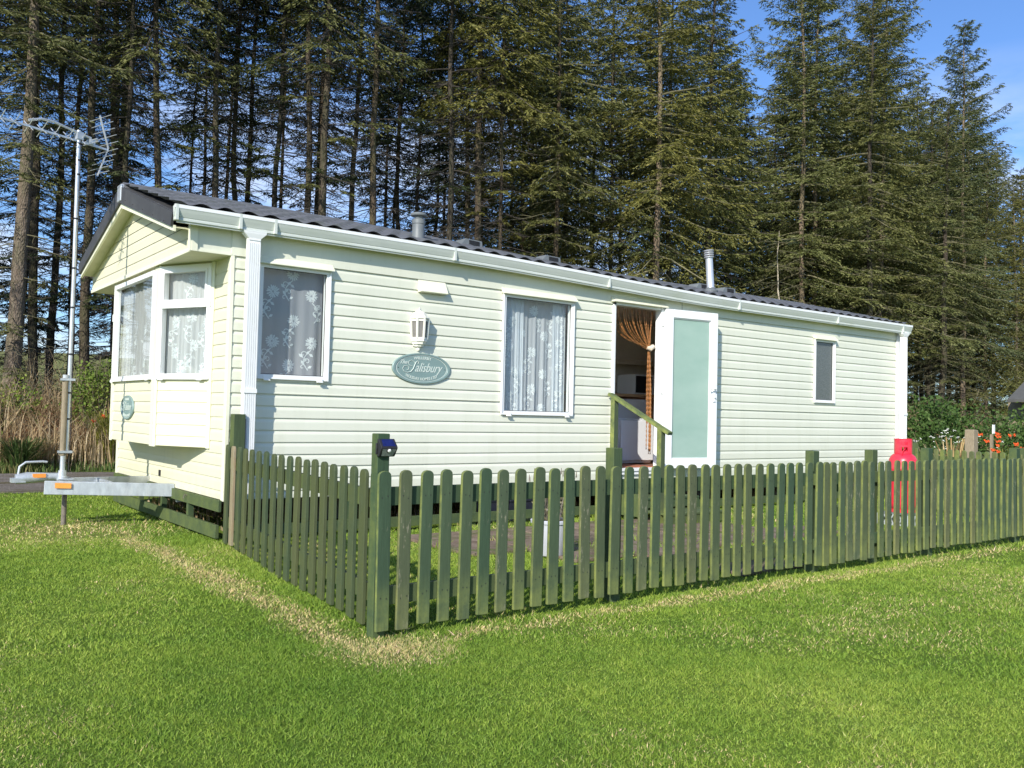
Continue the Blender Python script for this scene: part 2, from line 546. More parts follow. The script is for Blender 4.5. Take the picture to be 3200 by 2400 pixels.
def slabs_mat():
    t = NT('paving_slab')
    pos = t.n('ShaderNodeNewGeometry').outputs['Position']
    c = t.ramp(t.noise(5, 6, .75, pos), [(.3, (.11, .075, .055)), (.5, (.19, .14, .105)), (.75, (.30, .235, .18))])
    c = t.mix(t.ramp(t.noise(2.2, 6, .8, pos), [(.50, 0.0), (.60, .85)]), c, (.10, .12, .035))
    return t.done(t.bsdf(c, .88, 0, .2, t.noise(40, 5, .8, pos), .6, .008))


M['slab'] = slabs_mat()

# ------------------------------------------------------------------ camera, sun, sky
cam = bpy.data.cameras.new('camera')
co = bpy.data.objects.new('camera', cam)
COL.objects.link(co)
F_, U_, R_ = Vector((.59993139, .79929074, .0348803)), Vector((-.03959144, -.01388411, .99911949)), Vector((.79907124, -.60078411, .02331556))
co.matrix_world = Matrix.Translation((-2.632, -7.577, 1.145)) @ Matrix((R_, U_, -F_)).transposed().normalized().to_4x4()
cam.sensor_width = 36; cam.lens = 2784.9 / 3200 * 36
cam.clip_start = .05; cam.clip_end = 3000
scene.camera = co

SD = Vector((1.0, .62, -.68)).normalized()       # direction the light travels
sun = bpy.data.lights.new('sun', 'SUN'); sun.energy = 4.6; sun.angle = R(.55); sun.color = (1.0, .955, .86)
so = bpy.data.objects.new('sun', sun); COL.objects.link(so)
so.rotation_euler = SD.to_track_quat('-Z', 'Y').to_euler(); so.location = (-20, -15, 20)
elev = math.asin(-SD.z)
az = math.atan2(-SD.x, -SD.y)                      # compass from +Y, clockwise

world = bpy.data.worlds.new('World'); scene.world = world; world.use_nodes = True
wt = world.node_tree; wt.nodes.clear()
wo = wt.nodes.new('ShaderNodeOutputWorld'); bg = wt.nodes.new('ShaderNodeBackground')
sky = wt.nodes.new('ShaderNodeTexSky'); sky.sky_type = 'NISHITA'; sky.sun_disc = False
sky.sun_elevation = elev; sky.sun_rotation = az; sky.air_density = 1.0; sky.dust_density = .6; sky.ozone_density = 2.2
geo = wt.nodes.new('ShaderNodeTexCoord')
mp = wt.nodes.new('ShaderNodeMapping'); mp.inputs['Scale'].default_value = (2.2, 2.2, 7.5)
wt.links.new(geo.outputs['Generated'], mp.inputs['Vector'])
nz = wt.nodes.new('ShaderNodeTexNoise'); nz.inputs['Scale'].default_value = 1.3; nz.inputs['Detail'].default_value = 7; nz.inputs['Roughness'].default_value = .58
wt.links.new(mp.outputs[0], nz.inputs['Vector'])
rp = wt.nodes.new('ShaderNodeValToRGB')
rp.color_ramp.elements[0].position = .45; rp.color_ramp.elements[0].color = (0, 0, 0, 1)
rp.color_ramp.elements[1].position = .64; rp.color_ramp.elements[1].color = (.85, .85, .85, 1)
wt.links.new(nz.outputs['Fac'], rp.inputs['Fac'])
sp = wt.nodes.new('ShaderNodeSeparateXYZ'); wt.links.new(geo.outputs['Generated'], sp.inputs[0])
lowm = wt.nodes.new('ShaderNodeMapRange'); lowm.inputs['From Min'].default_value = .20; lowm.inputs['From Max'].default_value = .36
lowm.inputs['To Min'].default_value = 1; lowm.inputs['To Max'].default_value = 0
wt.links.new(sp.outputs['Z'], lowm.inputs['Value'])
mm = wt.nodes.new('ShaderNodeMath'); mm.operation = 'MULTIPLY'
wt.links.new(rp.outputs['Color'], mm.inputs[0]); wt.links.new(lowm.outputs[0], mm.inputs[1])
tint = wt.nodes.new('ShaderNodeMix'); tint.data_type = 'RGBA'; tint.blend_type = 'MULTIPLY'; tint.inputs[0].default_value = 1
wt.links.new(sky.outputs[0], tint.inputs[6]); tint.inputs[7].default_value = (.84, 1.10, 1.48, 1)
mxw = wt.nodes.new('ShaderNodeMix'); mxw.data_type = 'RGBA'
wt.links.new(mm.outputs[0], mxw.inputs[0]); wt.links.new(tint.outputs[2], mxw.inputs[6]); mxw.inputs[7].default_value = (8.5, 8.8, 9.4, 1)
wt.links.new(mxw.outputs[2], bg.inputs['Color']); bg.inputs['Strength'].default_value = .105
wt.links.new(bg.outputs[0], wo.inputs['Surface'])
scene.view_settings.view_transform = 'Standard'; scene.view_settings.look = 'None'
scene.view_settings.exposure = .36; scene.view_settings.gamma = 1

# ------------------------------------------------------------------ ground
def hill(x, y):
    t_ = min(1, max(0, (y - 27) / 95)); s_ = t_ * t_ * (3 - 2 * t_)
    return 7.6 * s_ + .5 * s_ * math.sin(x * .021) + .25 * s_ * math.sin(x * .06 + y * .04)


b = MB()
xs = [-500, -300, -200, -120, -80, -50, -30, -20, -12, -6, 0, 6, 12, 20, 30, 45, 60, 80, 120, 180, 260, 400, 700]
ys = [-120, -60, -30, -15, -8, -4, 0, 5, 10, 16, 22, 27, 32, 38, 46, 55, 65, 76, 88, 100, 112, 125, 180, 300, 600, 1200]
vs = [(x, y, hill(x, y)) for y in ys for x in xs]
nx = len(xs)
fs = [(j * nx + i, j * nx + i + 1, (j + 1) * nx + i + 1, (j + 1) * nx + i) for j in range(len(ys) - 1) for i in range(nx - 1)]
b.add(vs, fs)
g = b.build('ground', M['ground'], smooth=True); tag(g, kind='structure')

b = MB()
n = 240
pl, ph = [], []
for i in range(n + 1):
    x = -30 + i * .4
    pl.append((x, 5.45 + .10 * math.sin(x * 1.7) + .07 * math.sin(x * 4.1 + 1) + random.uniform(-.04, .04), .006))
    ph.append((x, 9.0 + .12 * math.sin(x * 1.3 + 2) + .08 * math.sin(x * 3.3) + random.uniform(-.06, .06), .006))
for i in range(n): b.quad(pl[i], pl[i + 1], ph[i + 1], ph[i])
p = b.build('path', M['gravel']); tag(p, kind='structure')

# brown slabs inside the fence
b = MB()
rs = random.Random(3)
def slab_row(x0, y0, dx, dy, nn, m_):
    for i in range(nn):
        for j in range(m_):
            cx, cy = x0 + i * dx + rs.uniform(-.015, .015), y0 + j * dy + rs.uniform(-.015, .015)
            w, h = dx * .48, dy * .48
            tl = rs.uniform(-.03, .03)
            poly = []
            for (a, c_) in ((-w, -h), (w, -h), (w, h), (-w, h)):
                poly.append((cx + a - c_ * tl, cy + c_ + a * tl, .0))
            b.prism(poly, (0, 0, .022 + rs.uniform(0, .006)))
slab_row(1.75, -1.35, .62, .62, 6, 2)
slab_row(2.3, -2.0, .62, .62, 3, 1)
slab_row(2.9, -3.05, .45, .62, 2, 2)
slab_row(4.2, -1.95, .62, .62, 3, 1)
p = b.build('patio', M['slab'], bevel=.006); tag(p, kind='structure')

# ------------------------------------------------------------------ grass blades
SLABS = [(1.42, 5.2, -1.68, -.4), (1.98, 3.85, -2.33, -1.68), (2.66, 3.6, -3.4, -2.12), (3.88, 5.75, -2.28, -1.62)]


def on_slab(X, Y):
    m_ = np.zeros(len(X), bool)
    for (a, b_, c_, d_) in SLABS: m_ |= (X > a) & (X < b_) & (Y > c_) & (Y < d_)
    return m_


def blades(P, h, w, lean=.5):
    """triangular blades: returns V,F"""
    n_ = len(P)
    a = rng.uniform(0, 2 * np.pi, n_)
    d = np.stack([np.cos(a), np.sin(a), np.zeros(n_)], 1)
    a2 = rng.uniform(0, 2 * np.pi, n_)
    ln = (rng.random(n_) ** 1.2) * lean * h
    tip = P + np.stack([np.cos(a2) * ln, np.sin(a2) * ln, h * (1 - .3 * rng.random(n_))], 1)
    V = np.stack([P - d * (w / 2)[:, None], P + d * (w / 2)[:, None], tip], 1).reshape(-1, 3)
    F = np.arange(3 * n_).reshape(-1, 3)
    return V, F


CAMXY = np.array([-2.632, -7.577])
def sector(nn, r0, r1, a0=-62, a1=62):
    r = np.sqrt(rng.uniform(r0 * r0, r1 * r1, nn)); th = np.radians(90 - 36.9 + rng.uniform(a0, a1, nn))
    return CAMXY[0] + r * np.cos(th), CAMXY[1] + r * np.sin(th)


VV, FF, RR = [], [], []
nv = 0
for (nn, r0, r1, h, w, aa) in ((330000, 1.9, 4.6, .0135, .0042, 52), (330000, 4.6, 8.5, .017, .0062, 46), (230000, 8.5, 16.5, .022, .010, 44)):
    X, Y = sector(nn, r0, r1, -aa, aa)
    ok = (Y < 5.35) & ~((X > .05) & (X < 10.7) & (Y > .15)) & ~on_slab(X, Y)
    X, Y = X[ok], Y[ok]
    inside = (X > -.38) & (Y > -3.5) & (X < 9)
    # longer tufts beside fences and inside the plot
    near = (np.abs(Y + 3.55) < .16) & (X > -.5) | ((np.abs(X + .35 - (Y + 3.5) * .113) < .12) & (Y > -3.6) & (Y < .2))
    hh = h * (.6 + .8 * rng.random(len(X)))
    hh = hh * (1 + .35 * np.sin(X * 7.3 + 2 * np.sin(Y * 3.1)) * np.sin(Y * 8.1 + 2 * np.sin(X * 2.7)))
    hh = hh * np.where(inside, 1.35, 1.0) * np.where(near, 1.25, 1.0)
    P = np.stack([X, Y, np.zeros(len(X))], 1)
    V, F = blades(P, hh, w * (.7 + .6 * rng.random(len(X))), 1.7)
    VV.append(V); FF.append(F + nv); nv += len(V)
    RR.append(np.clip(rng.random(len(X)), 0, 1))
# weedy clumps between and around the slabs
X = rng.uniform(1.3, 6.0, 9000); Y = rng.uniform(-3.4, -.3, 9000)
nzv = np.sin(X * 9.7) * np.sin(Y * 10.1)
edge = np.zeros(len(X), bool)
for (a, b_, c_, d_) in SLABS:
    k = np.abs(((X - a) / .62) % 1 - 0) < .09
    k2 = np.abs(((Y - c_) / .62) % 1 - 0) < .09
    edge |= (X > a) & (X < b_) & (Y > c_) & (Y < d_) & (k | k2)
ok = edge & (nzv > -.2)
P = np.stack([X[ok], Y[ok], np.full(ok.sum(), .01)], 1)
V, F = blades(P, .05 + .05 * rng.random(len(P)), np.full(len(P), .010), 1.0)
VV.append(V); FF.append(F + nv); nv += len(V); RR.append(rng.random(len(P)) * .6)
me = np_mesh('lawn_grass', np.concatenate(VV), np.concatenate(FF), M['blade'], cols=np.concatenate(RR))
o = bpy.data.objects.new('lawn_grass', me); COL.objects.link(o)
tag(o, 'short mown green lawn grass with dry straw patches by the fence', 'grass', kind='stuff')

# ------------------------------------------------------------------ caravan
W, L, ZB = 3.70, 10.68, .36
CV = empty('static_caravan', (0, 0, 0), 'long cream static caravan with dark tiled roof, bay front and open side door', 'caravan')


def groove_profile(z0, z1, lines, depth=.0105):
    """(z, off) points from z0 to z1; off<=0 is into the wall; lines = z of the plank joints"""
    pts = []
    ls = sorted(l_ for l_ in lines if z0 < l_ < z1)
    edges = [z0] + ls + [z1]
    for a, b_ in zip(edges[:-1], edges[1:]):
        if b_ - a < .03:
            pts += [(a, 0), (b_, 0)]; continue
        pts += [(a + (.0005 if a > z0 else 0), 0.0), (a + .004, .0012), (max(a + .012, b_ - .040), 0.0), (max(a + .014, b_ - .030), -depth * .16), (b_ - .008, -depth * .95), (b_, -depth)]
        if b_ == z1: pts[-1] = (b_, -depth)
    out = []
    for z, o_ in pts:
        out.append((z, o_))
    return out


def clad(mb, org, u, nrm, ub, prof, holes=()):
    """wall of planks: org (x,y) of u=0, unit vectors u and nrm (2-D), ub = (u0,u1)"""
    us = sorted(set([ub[0], ub[1]] + [h for q in holes for h in q[:2]]))
    zs = [p_[0] for p_ in prof]
    P = list(prof)
    for q in holes:
        for zz in q[2:]:
            for i in range(len(P) - 1):
                if P[i][0] < zz < P[i + 1][0]:
                    f_ = (zz - P[i][0]) / (P[i + 1][0] - P[i][0])
                    P.insert(i + 1, (zz, P[i][1] + f_ * (P[i + 1][1] - P[i][1]))); break
    def pt(uu, z, of): return (org[0] + u[0] * uu + nrm[0] * of, org[1] + u[1] * uu + nrm[1] * of, z)
    for a, b_ in zip(us[:-1], us[1:]):
        for (z0, o0), (z1, o1) in zip(P[:-1], P[1:]):
            zc = (z0 + z1) / 2; uc = (a + b_) / 2
            if any(q[0] < uc < q[1] and q[2] < zc < q[3] for q in holes): continue
            mb.quad(pt(a, z0, o0), pt(b_, z0, o0), pt(b_, z1, o1), pt(a, z1, o1))


PZ = .1073
lines = [1.285 + PZ * k for k in range(0, 12)] + [1.285 - PZ * k for k in range(1, 9)]
prof = groove_profile(ZB, 2.465, lines)
WIN = [(.262, .905, 1.43, 2.41), (2.92, 3.88, 1.165, 2.41), (8.44, 8.915, 1.44, 2.32)]
DOOR = (4.50, 5.34, .555, 2.49)
b = MB()
clad(b, (0, 0), (1, 0), (0, -1), (0, L), prof, [*WIN, DOOR])
# upper wide panel, standing 6 mm proud
b.cur = 0
us = [0, DOOR[0], DOOR[1], L]
pn = MB(); pn.box(0.0, L, -.008, .02, 2.4665, 2.70)
# belt rail lip
b.box(0.17, 2.88, -.007, .0, 1.285, 1.293); b.box(3.92, DOOR[0] - .03, -.007, .0, 1.285, 1.293); b.box(DOOR[1] + .03, L - .02, -.007, .0, 1.285, 1.293)
b.build('side_wall', M['cream'], CV, fixn=False)
UPPER = pn
# front wall (x = 0 plane, facing -x), visible: near strip, far strip, and below the bay
flines = [1.601 + .106 * k for k in range(1, 9)] + [1.601 - .106 * k for k in range(0, 12)]
b = MB()
clad(b, (0, 0), (0, 1), (-1, 0), (0, W), groove_profile(ZB, 2.475, flines, .006), [(.42, 3.28, .80, 2.47)])
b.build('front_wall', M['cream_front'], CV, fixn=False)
# rear and far walls
b = MB()
b.box(0.0, L, W - .03, W, ZB, 2.72)
b.box(L - .03, L, 0.03, W - .03, ZB, 2.72)
b.add([(L, 0, 2.7), (L, W, 2.7), (L, W / 2, 3.2)], [(0, 1, 2)])
b.build('rear_wall', M['cream'], CV)
# corner trims
b = MB()
b.box(-.005, .0, .0, .055, ZB - .01, 2.47); b.box(-.005, .028, -.008, .0, ZB - .01, 2.465)
b.build('corner_trim', M['cream_trim'], CV, bevel=.002)
b = MB(); b.box(-.012, .0, W - .05, W + .01, ZB - .01, 2.47); b.build('corner_trim', M['cream_trim'], CV)
# floor, inner lining, ceiling
b = MB()
b.box(.02, L - .04, .03, W - .04, .50, .552)
b.build('floor', M['int_floor'], CV)
b = MB()
b.box(.02, L - .04, .05, W - .04, 2.50, 2.52)            # ceiling
b.box(4.20, 7.6, 1.52, 1.56, .555, 2.5)                    # kitchen wall
b.build('inner_lining', M['int_wall'], CV)
# kitchen
b = MB(); b.box(4.48, 7.2, .98, 1.51, 1.425, 1.465); b.build('worktop', M['worktop'], CV, bevel=.003)
b = MB(); b.box(5.05, 7.2, 1.25, 1.51, 1.90, 1.925); b.box(5.05, 7.2, 1.24, 1.25, 1.88, 1.945); b.build('shelf', simple('shelf_laminate', (.55, .45, .33), .5), CV)
b = MB(); b.box(4.48, 5.02, 1.02, 1.5, .56, 1.42)
for k in range(5): b.box(4.52 + .1 * k, 4.525 + .1 * k, 1.015, 1.02, .6, 1.4)
b.build('cupboard', simple('cupboard_door', (.40, .33, .24), .55), CV)
b = MB(); b.box(5.1, 5.3, 1.35, 1.5, 2.12, 2.36); b.build('wall_cabinet', simple('cabinet_wood', (.22, .15, .10), .5), CV)
# door mat
b = MB(); b.box(4.56, 5.3, .06, .58, .556, .568); o = b.build('door_mat', M['mat_brown'])
tag(o, 'reddish brown mat on the floor inside the open caravan door', 'mat')

# roof ------------------------------------------------------------
SL = .276
def roofz(y): return 2.785 + (y + .14) * SL


def bend(ob):
    """the eaves and ridge drop slightly towards the far end"""
    if isinstance(ob, list):
        for o_ in ob: bend(o_)
        return ob
    me = ob.data; bm = bmesh.new(); bm.from_mesh(me)
    xs_ = [v.co.x for v in bm.verts]; lo, hi = min(xs_), max(xs_)
    if hi - lo > 3 and len(bm.verts) < 3000:
        x = 1.0
        while x < min(hi, 9.0):
            bmesh.ops.bisect_plane(bm, geom=bm.verts[:] + bm.edges[:] + bm.faces[:], plane_co=(x, 0, 0), plane_no=(1, 0, 0)); x += .4
    def S(t_): t_ = min(1, max(0, t_)); return t_ * t_ * (3 - 2 * t_)
    for v in bm.verts:
        e_ = -.098 * S((v.co.x - 1.8) / 5.0); r_ = -.150 * S((v.co.x - 1.0) / 6.2)
        k = min(1, max(0, min(v.co.y, W - v.co.y) / (W / 2)))
        w_ = min(1, max(0, (v.co.z - 2.50) / .11))
        v.co.z += w_ * (e_ + (r_ - e_) * k)
    bm.to_mesh(me); bm.free()
    return ob


b = MB()
X0, X1 = -.478, 10.74
nxr = int((X1 - X0) / .03)
for side in (0, 1):
    rows = []
    k = 0
    y = -.13
    ylist = []
    while y < W / 2 - .06:
        ylist += [(y, .022), (min(y + .34, W / 2 - .06), .0)]
        y += .34
    V = []
    for (yy, lift) in ylist:
        for i in range(nxr + 1):
            x = X0 + (X1 - X0) * i / nxr
            ph_ = (x / .2) % 1
            wv = .030 * max(0, math.sin(ph_ * math.pi)) ** 1.5
            zz = roofz(yy) + lift + wv
            V.append((x, yy if side == 0 else W - yy, zz))
    m_ = nxr + 1
    Fx = []
    for j in range(len(ylist) - 1):
        for i in range(nxr):
            Fx.append((j * m_ + i, j * m_ + i + 1, (j + 1) * m_ + i + 1, (j + 1) * m_ + i))
    b.add(V, Fx)
roof = bend(b.build('roof', M['roof'], CV, smooth=False))
# solid deck below the tile sheet
b = MB()
for s_ in (0, 1):
    y0, y1 = (-.10, W / 2) if s_ == 0 else (W + .10, W / 2)
    b.add([(-.46, y0, 2.745), (X1 - .02, y0, 2.745), (X1 - .02, y1, roofz(W / 2) - .05), (-.46, y1, roofz(W / 2) - .05),
           (-.46, y0, 2.70), (X1 - .02, y0, 2.70), (X1 - .02, y1, roofz(W / 2) - .09), (-.46, y1, roofz(W / 2) - .09)],
          [(0, 1, 2, 3), (4, 7, 6, 5), (0, 4, 5, 1), (1, 5, 6, 2), (3, 2, 6, 7), (0, 3, 7, 4)])
bend(b.build('roof_deck', M['rake'], roof))
b = MB()
zr = roofz(W / 2)
b.prism([(X0 - .004, W / 2 - .13, zr - .035), (X0 - .004, W / 2 - .05, zr + .035), (X0 - .004, W / 2 + .05, zr + .035), (X0 - .004, W / 2 + .13, zr - .035)], (X1 - X0 + .006, 0, 0))
bend(b.build('ridge_cap', M['roof'], roof))
bend(UPPER.build('upper_panel', M['cream'], CV))
for xs__ in (5.66,):
    b = MB(); b.box(xs__, xs__ + .006, -.0095, -.007, 2.475, 2.60); b.build('panel_seam', M['grey_pl'], CV)
# rake trim: dark plate, cream barge board, soffit
b = MB()
XR = -.482
def rake(mb, x, th, zo_top, zo_bot, ya=-.10, s_=0):
    pass
apx, eav = 3.335, 2.765        # top edge of the dark plate at ridge and at eave
hp = .165
for s_ in (0, 1):
    fy = (lambda y: y) if s_ == 0 else (lambda y: W - y)
    b.prism([(XR, fy(.01), eav + .0), (XR, fy(W / 2), apx), (XR, fy(W / 2), apx - hp), (XR, fy(.05), eav - hp + .055)], (-.022, 0, 0))
    b.prism([(XR, fy(-.02), eav + .0), (XR, fy(W / 2), apx + .004), (XR, fy(W / 2), apx - .012), (XR, fy(-.02), eav - .016)], (.26, 0, 0))
b.build('verge_trim', M['rake'], roof)
b = MB()
for yy in (.25, .6, .95, 1.3, 1.6):
    b.lathe((XR - .023, yy, eav + (yy) * (apx - eav) / 1.85 - .11), [(.007, 0), (.004, -.004)], 8, (1, 0, 0))
b.build_each('trim_screw', M['black'], roof)
b = MB(); b.box(XR - .03, XR + .03, W / 2 - .07, W / 2 + .07, apx - .16, apx + .012); b.build('ridge_end_cap', M['galv'], roof, bevel=.01)
b = MB()
for s_ in (0, 1):
    fy = (lambda y: y) if s_ == 0 else (lambda y: W - y)
    zt, ze = apx - hp, eav - hp + .055 + .01
    ye = .045
    b.prism([(XR + .0, fy(ye), ze), (XR + .0, fy(W / 2), zt), (XR + .0, fy(W / 2), zt - .05), (XR + .0, fy(ye), ze - .05)], (.022, 0, 0))
b.build('barge_board', M['cream_trim'], CV)
b = MB()
for s_ in (0, 1):
    fy = (lambda y: y) if s_ == 0 else (lambda y: W - y)
    b.prism([(XR + .022, fy(.045), ze - .012), (XR + .022, fy(W / 2), zt - .012), (XR + .022, fy(W / 2), zt - .022), (XR + .022, fy(.045), ze - .022)], (.14, 0, 0))
b.build('rake_soffit', M['soffit'], CV)

# overhang box above the bay
XG = -.343
b = MB()
ztop = lambda y: min(3.16, (ze - .015) + (y) * (zt - ze) / 1.85) if y <= W / 2 else (ze - .015) + (W - y) * (zt - ze) / 1.85
# gable face with plank joints: horizontal strips clipped by the rake
zl = 2.475
zs = [zl] + [zl + .106 * k for k in range(1, 8)]
def ywid(z):       # half-outline: y where the rake reaches height z
    z0 = ze - .015
    return max(0.03, (z - z0) * 1.85 / (zt - ze))
zz_all = []
for a, c_ in zip(zs[:-1], zs[1:]):
    top = zt - .02
    a_, c2 = min(a, top), min(c_, top)
    if c2 - a_ < .004: continue
    pr = [(a_ + .0005, 0.0), (max(a_ + .01, c2 - .03), 0.0), (max(a_ + .02, c2 - .012), -.004), (c2, -.006)]
    for (z0, o0), (z1, o1) in zip(pr[:-1], pr[1:]):
        if z1 <= z0: continue
        b.quad((XG - o0, ywid(z0), z0), (XG - o0, W - ywid(z0), z0), (XG - o1, W - ywid(z1), z1), (XG - o1, ywid(z1), z1))
b.box(XG + .012, XG + .03, .03, W - .03, zl - .001, 2.62)
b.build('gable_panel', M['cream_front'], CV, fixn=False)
b = MB()
b.box(XG, .0, .0, .02, 2.475, 2.72); b.box(XG, .0, W - .02, W, 2.475, 2.72)
b.box(XG + .05, .02, -.006, .0, 2.472, 2.485)
b.build_each('overhang_side', M['cream'], CV)
b = MB()
b.box(XG + .004, .0, .004, W - .004, 2.462, 2.474)
b.build('overhang_soffit', M['soffit'], CV)
b = MB()
b.box(XG - .012, XG, .0, W, 2.455, 2.49)                       # bottom moulding
b.box(XG - .014, XG + .0, -.012, .045, 2.462, 2.70); b.box(XG - .0, XG + .05, -.014, .0, 2.462, 2.70)
b.box(XG + .05, -.001, -.010, .0, 2.462, 2.478)
b.box(XG + .0, .0, .021, .04, 2.69, 2.75)
b.build('overhang_trim', M['cream_trim'], CV)
# eaves soffit along the side
b = MB(); b.box(-.40, L + .04, -.115, -.0085, 2.690, 2.702); bend(b.build('eaves_soffit', M['soffit'], CV))
b = MB(); b.box(-.50, L + .05, -.120, -.100, 2.66, 2.775); bend(b.build('fascia_board', M['gutter'], CV))
b = MB()
gp = [(-.100, 2.790), (-.150, 2.800), (-.157, 2.796), (-.157, 2.770), (-.154, 2.764), (-.147, 2.742), (-.133, 2.706), (-.128, 2.698), (-.131, 2.694), (-.131, 2.676), (-.1205, 2.668), (-.1205, 2.70)]
b.prism([(-.53, y, z) for y, z in gp], (L + .66, 0, 0))
bend(b.build('gutter', M['gutter'], CV))
b = MB(); b.box(-.532, L + .132, -.1585, -.150, 2.772, 2.801); bend(b.build('gutter_lip', M['white'], CV))
b = MB()
for x in (-.51, .02, .33, 2.2, 4.3, 6.6, 8.8, 10.55): b.box(x - .012, x + .012, -.159, -.125, 2.674, 2.8025)
bend(b.build_each('gutter_bracket', M['gutter'], CV, bevel=.001))


def downpipe(xc, z0, z1):
    mb = MB()
    w = .052
    # fluted front: five ribs
    y0, y1 = -.075, -.140
    mb.box(xc - w, xc + w, y1 + .006, y0, z0, z1)
    for k in range(6):
        xx = xc - w + .006 + k * (2 * w - .012) / 5
        mb.box(xx - .0055, xx + .0055, y1, y1 + .006, z0, z1 - .02)
    for zc in (1.30,):
        mb.box(xc - w - .006, xc + w + .006, y1 - .008, y0, zc - .018, zc + .018)
    o_ = mb.build('downpipe', M['white'], CV)
    mb = MB()
    # hopper
    for (za, zb_, e0, e1) in ((z1, z1 + .02, .0, .0), (z1 + .02, z1 + .058, .004, .045), (z1 + .058, z1 + .078, .045, .050)):
        a = [(xc - w - e0, y0, za), (xc + w + e0, y0, za), (xc + w + e0, y1 - e0 * .15, za), (xc - w - e0, y1 - e0 * .15, za)]
        c2 = [(xc - w - e1, y0, zb_), (xc + w + e1, y0, zb_), (xc + w + e1, y1 - e1 * .2, zb_), (xc - w - e1, y1 - e1 * .2, zb_)]
        mb.add(a + c2, [(0, 1, 2, 3), (4, 7, 6, 5), (0, 4, 5, 1), (1, 5, 6, 2), (2, 6, 7, 3), (3, 7, 4, 0)])
    bend(mb.build('hopper', M['white'], o_))


downpipe(.152, .42, 2.595)
downpipe(L - .045, .42, 2.595)
b = MB(); b.box(L - .02, L + .015, -.012, .05, ZB, 2.56); b.box(10.60, L - .02, -.0125, .0, ZB, 2.56); b.build('corner_trim', M['white'], CV)


# windows in the side wall ------------------------------------------
def frame_boxes(mb, x0, x1, z0, z1, y0, y1, w):
    mb.box(x0 - w, x1 + w, y0, y1, z1, z1 + w); mb.box(x0 - w, x1 + w, y0, y1, z0 - w, z0)
    mb.box(x0 - w, x0, y0, y1, z0, z1); mb.box(x1, x1 + w, y0, y1, z0, z1)


def side_window(x0, x1, z0, z1, label, pane='glass', hood=True, w=.026, sill=.0):
    f = MB()
    frame_boxes(f, x0, x1, z0, z1, -.018, .05, w)
    frame_boxes(f, x0 - w, x1 + w, z0 - w, z1 + w, -.028, -.006, .016)
    o_ = f.build('window', M['white'], CV, bevel=.002)
    f = MB(); f.quad((x0, .006, z0), (x1, .006, z0), (x1, .006, z1), (x0, .006, z1)); f.build('glass_pane', M[pane], o_, fixn=False)
    f = MB(); frame_boxes(f, x0 + .006, x1 - .006, z0 + .006, z1 - .006, .0, .003, .006); f.build('gasket', M['black'], o_)
    if hood:
        f = MB()
        a, c_ = x0 - w - .03, x1 + w + .03
        zt_ = z1 + w + .055; zb_ = z1 + w + .012
        f.add([(a, -.004, zt_ + .02), (c_, -.004, zt_ + .02), (c_ + .0, -.066, zb_), (a, -.066, zb_), (a, -.066, zb_ - .008), (c_, -.066, zb_ - .008), (a, -.004, zb_ + .004), (c_, -.004, zb_ + .004)],
              [(0, 1, 2, 3), (3, 2, 5, 4), (4, 5, 7, 6), (0, 3, 4, 6), (1, 7, 5, 2), (0, 6, 7, 1)])
        f.build('hood', M['cream_trim'], o_)
    f = MB()
    for xx in (x0 + .05, x1 - .05):
        f.box(xx - .028, xx + .028, -.036, -.028, z0 - w - .022, z0 - w + .010)
        f.box(xx - .028, xx + .028, -.05, -.028, z0 - w - .030, z0 - w - .022)
    if pane == 'glass': f.build_each('catch', M['white'], o_, per=2)
    return o_


side_window(.287, .888, 1.455, 2.395, '')
side_window(2.945, 3.855, 1.19, 2.395, '')
side_window(8.467, 8.888, 1.466, 2.300, '', pane='obscure')


# bay window ---------------------------------------------------------
XBY, YB0, YB1 = -.314, 1.02, 2.68
ZB0, ZB1 = .79, 2.462
bay = MB()
def facet_frame(pa, pb):
    pa, pb = Vector((*pa, 0)), Vector((*pb, 0))
    u = (pb - pa); ln = u.length; u.normalize()
    nr = Vector((u.y, -u.x, 0))      # outward normal
    return pa, u, nr, ln
fc = facet_frame((XBY, YB1), (XBY, YB0))     # going toward the viewer: outward = -x
print('bay normals', fc[2])
fr = facet_frame((XBY, YB0), (0, .39))
fl = facet_frame((0, W - .39), (XBY, YB1))
blines = [1.40 - .103 * k for k in range(0, 8)]
def clad_facet(mb, F3, u0, u1, pr, holes=()):
    pa, u, nr, ln = F3
    clad(mb, (pa.x, pa.y), (u.x, u.y), (nr.x, nr.y), (u0, u1), pr, holes)
pr = groove_profile(ZB0, ZB1, [z_ for z_ in blines if z_ > ZB0 + .03], .006)
clad_facet(bay, fc, 0, fc[3], pr, [(.09, fc[3] - .16, 1.45, 2.42)])
clad_facet(bay, fr, 0, fr[3], pr, [(.055, fr[3] - .05, 1.45, 2.42)])
clad_facet(bay, fl, 0, fl[3], pr, [(.055, fl[3] - .05, 1.45, 2.42)])
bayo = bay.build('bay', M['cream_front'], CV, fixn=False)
b = MB()
b.add([(0, .39, ZB0), (XBY, YB0, ZB0), (XBY, YB1, ZB0), (0, W - .39, ZB0), (0, .39, ZB0 + .02), (XBY + .004, YB0, ZB0 + .02), (XBY + .004, YB1, ZB0 + .02), (0, W - .39, ZB0 + .02)],
      [(0, 3, 2, 1), (4, 5, 6, 7), (0, 1, 5, 4), (2, 3, 7, 6)])
b.build('bay_underside', M['soffit'], bayo)
b = MB()
def post(mb, F3, u, w, d, z0, z1):
    pa, uu, nr, ln = F3
    c = pa + uu * u + nr * (d / 2 - .002); c.z = (z0 + z1) / 2
    mb.obox(c, uu * w / 2, nr * (d / 2 + .002), Vector((0, 0, (z1 - z0) / 2)))
post(b, fc, fc[3] - .055, .10, .012, ZB0 - .01, ZB1); post(b, fc, .03, .06, .012, ZB0 - .01, ZB1)
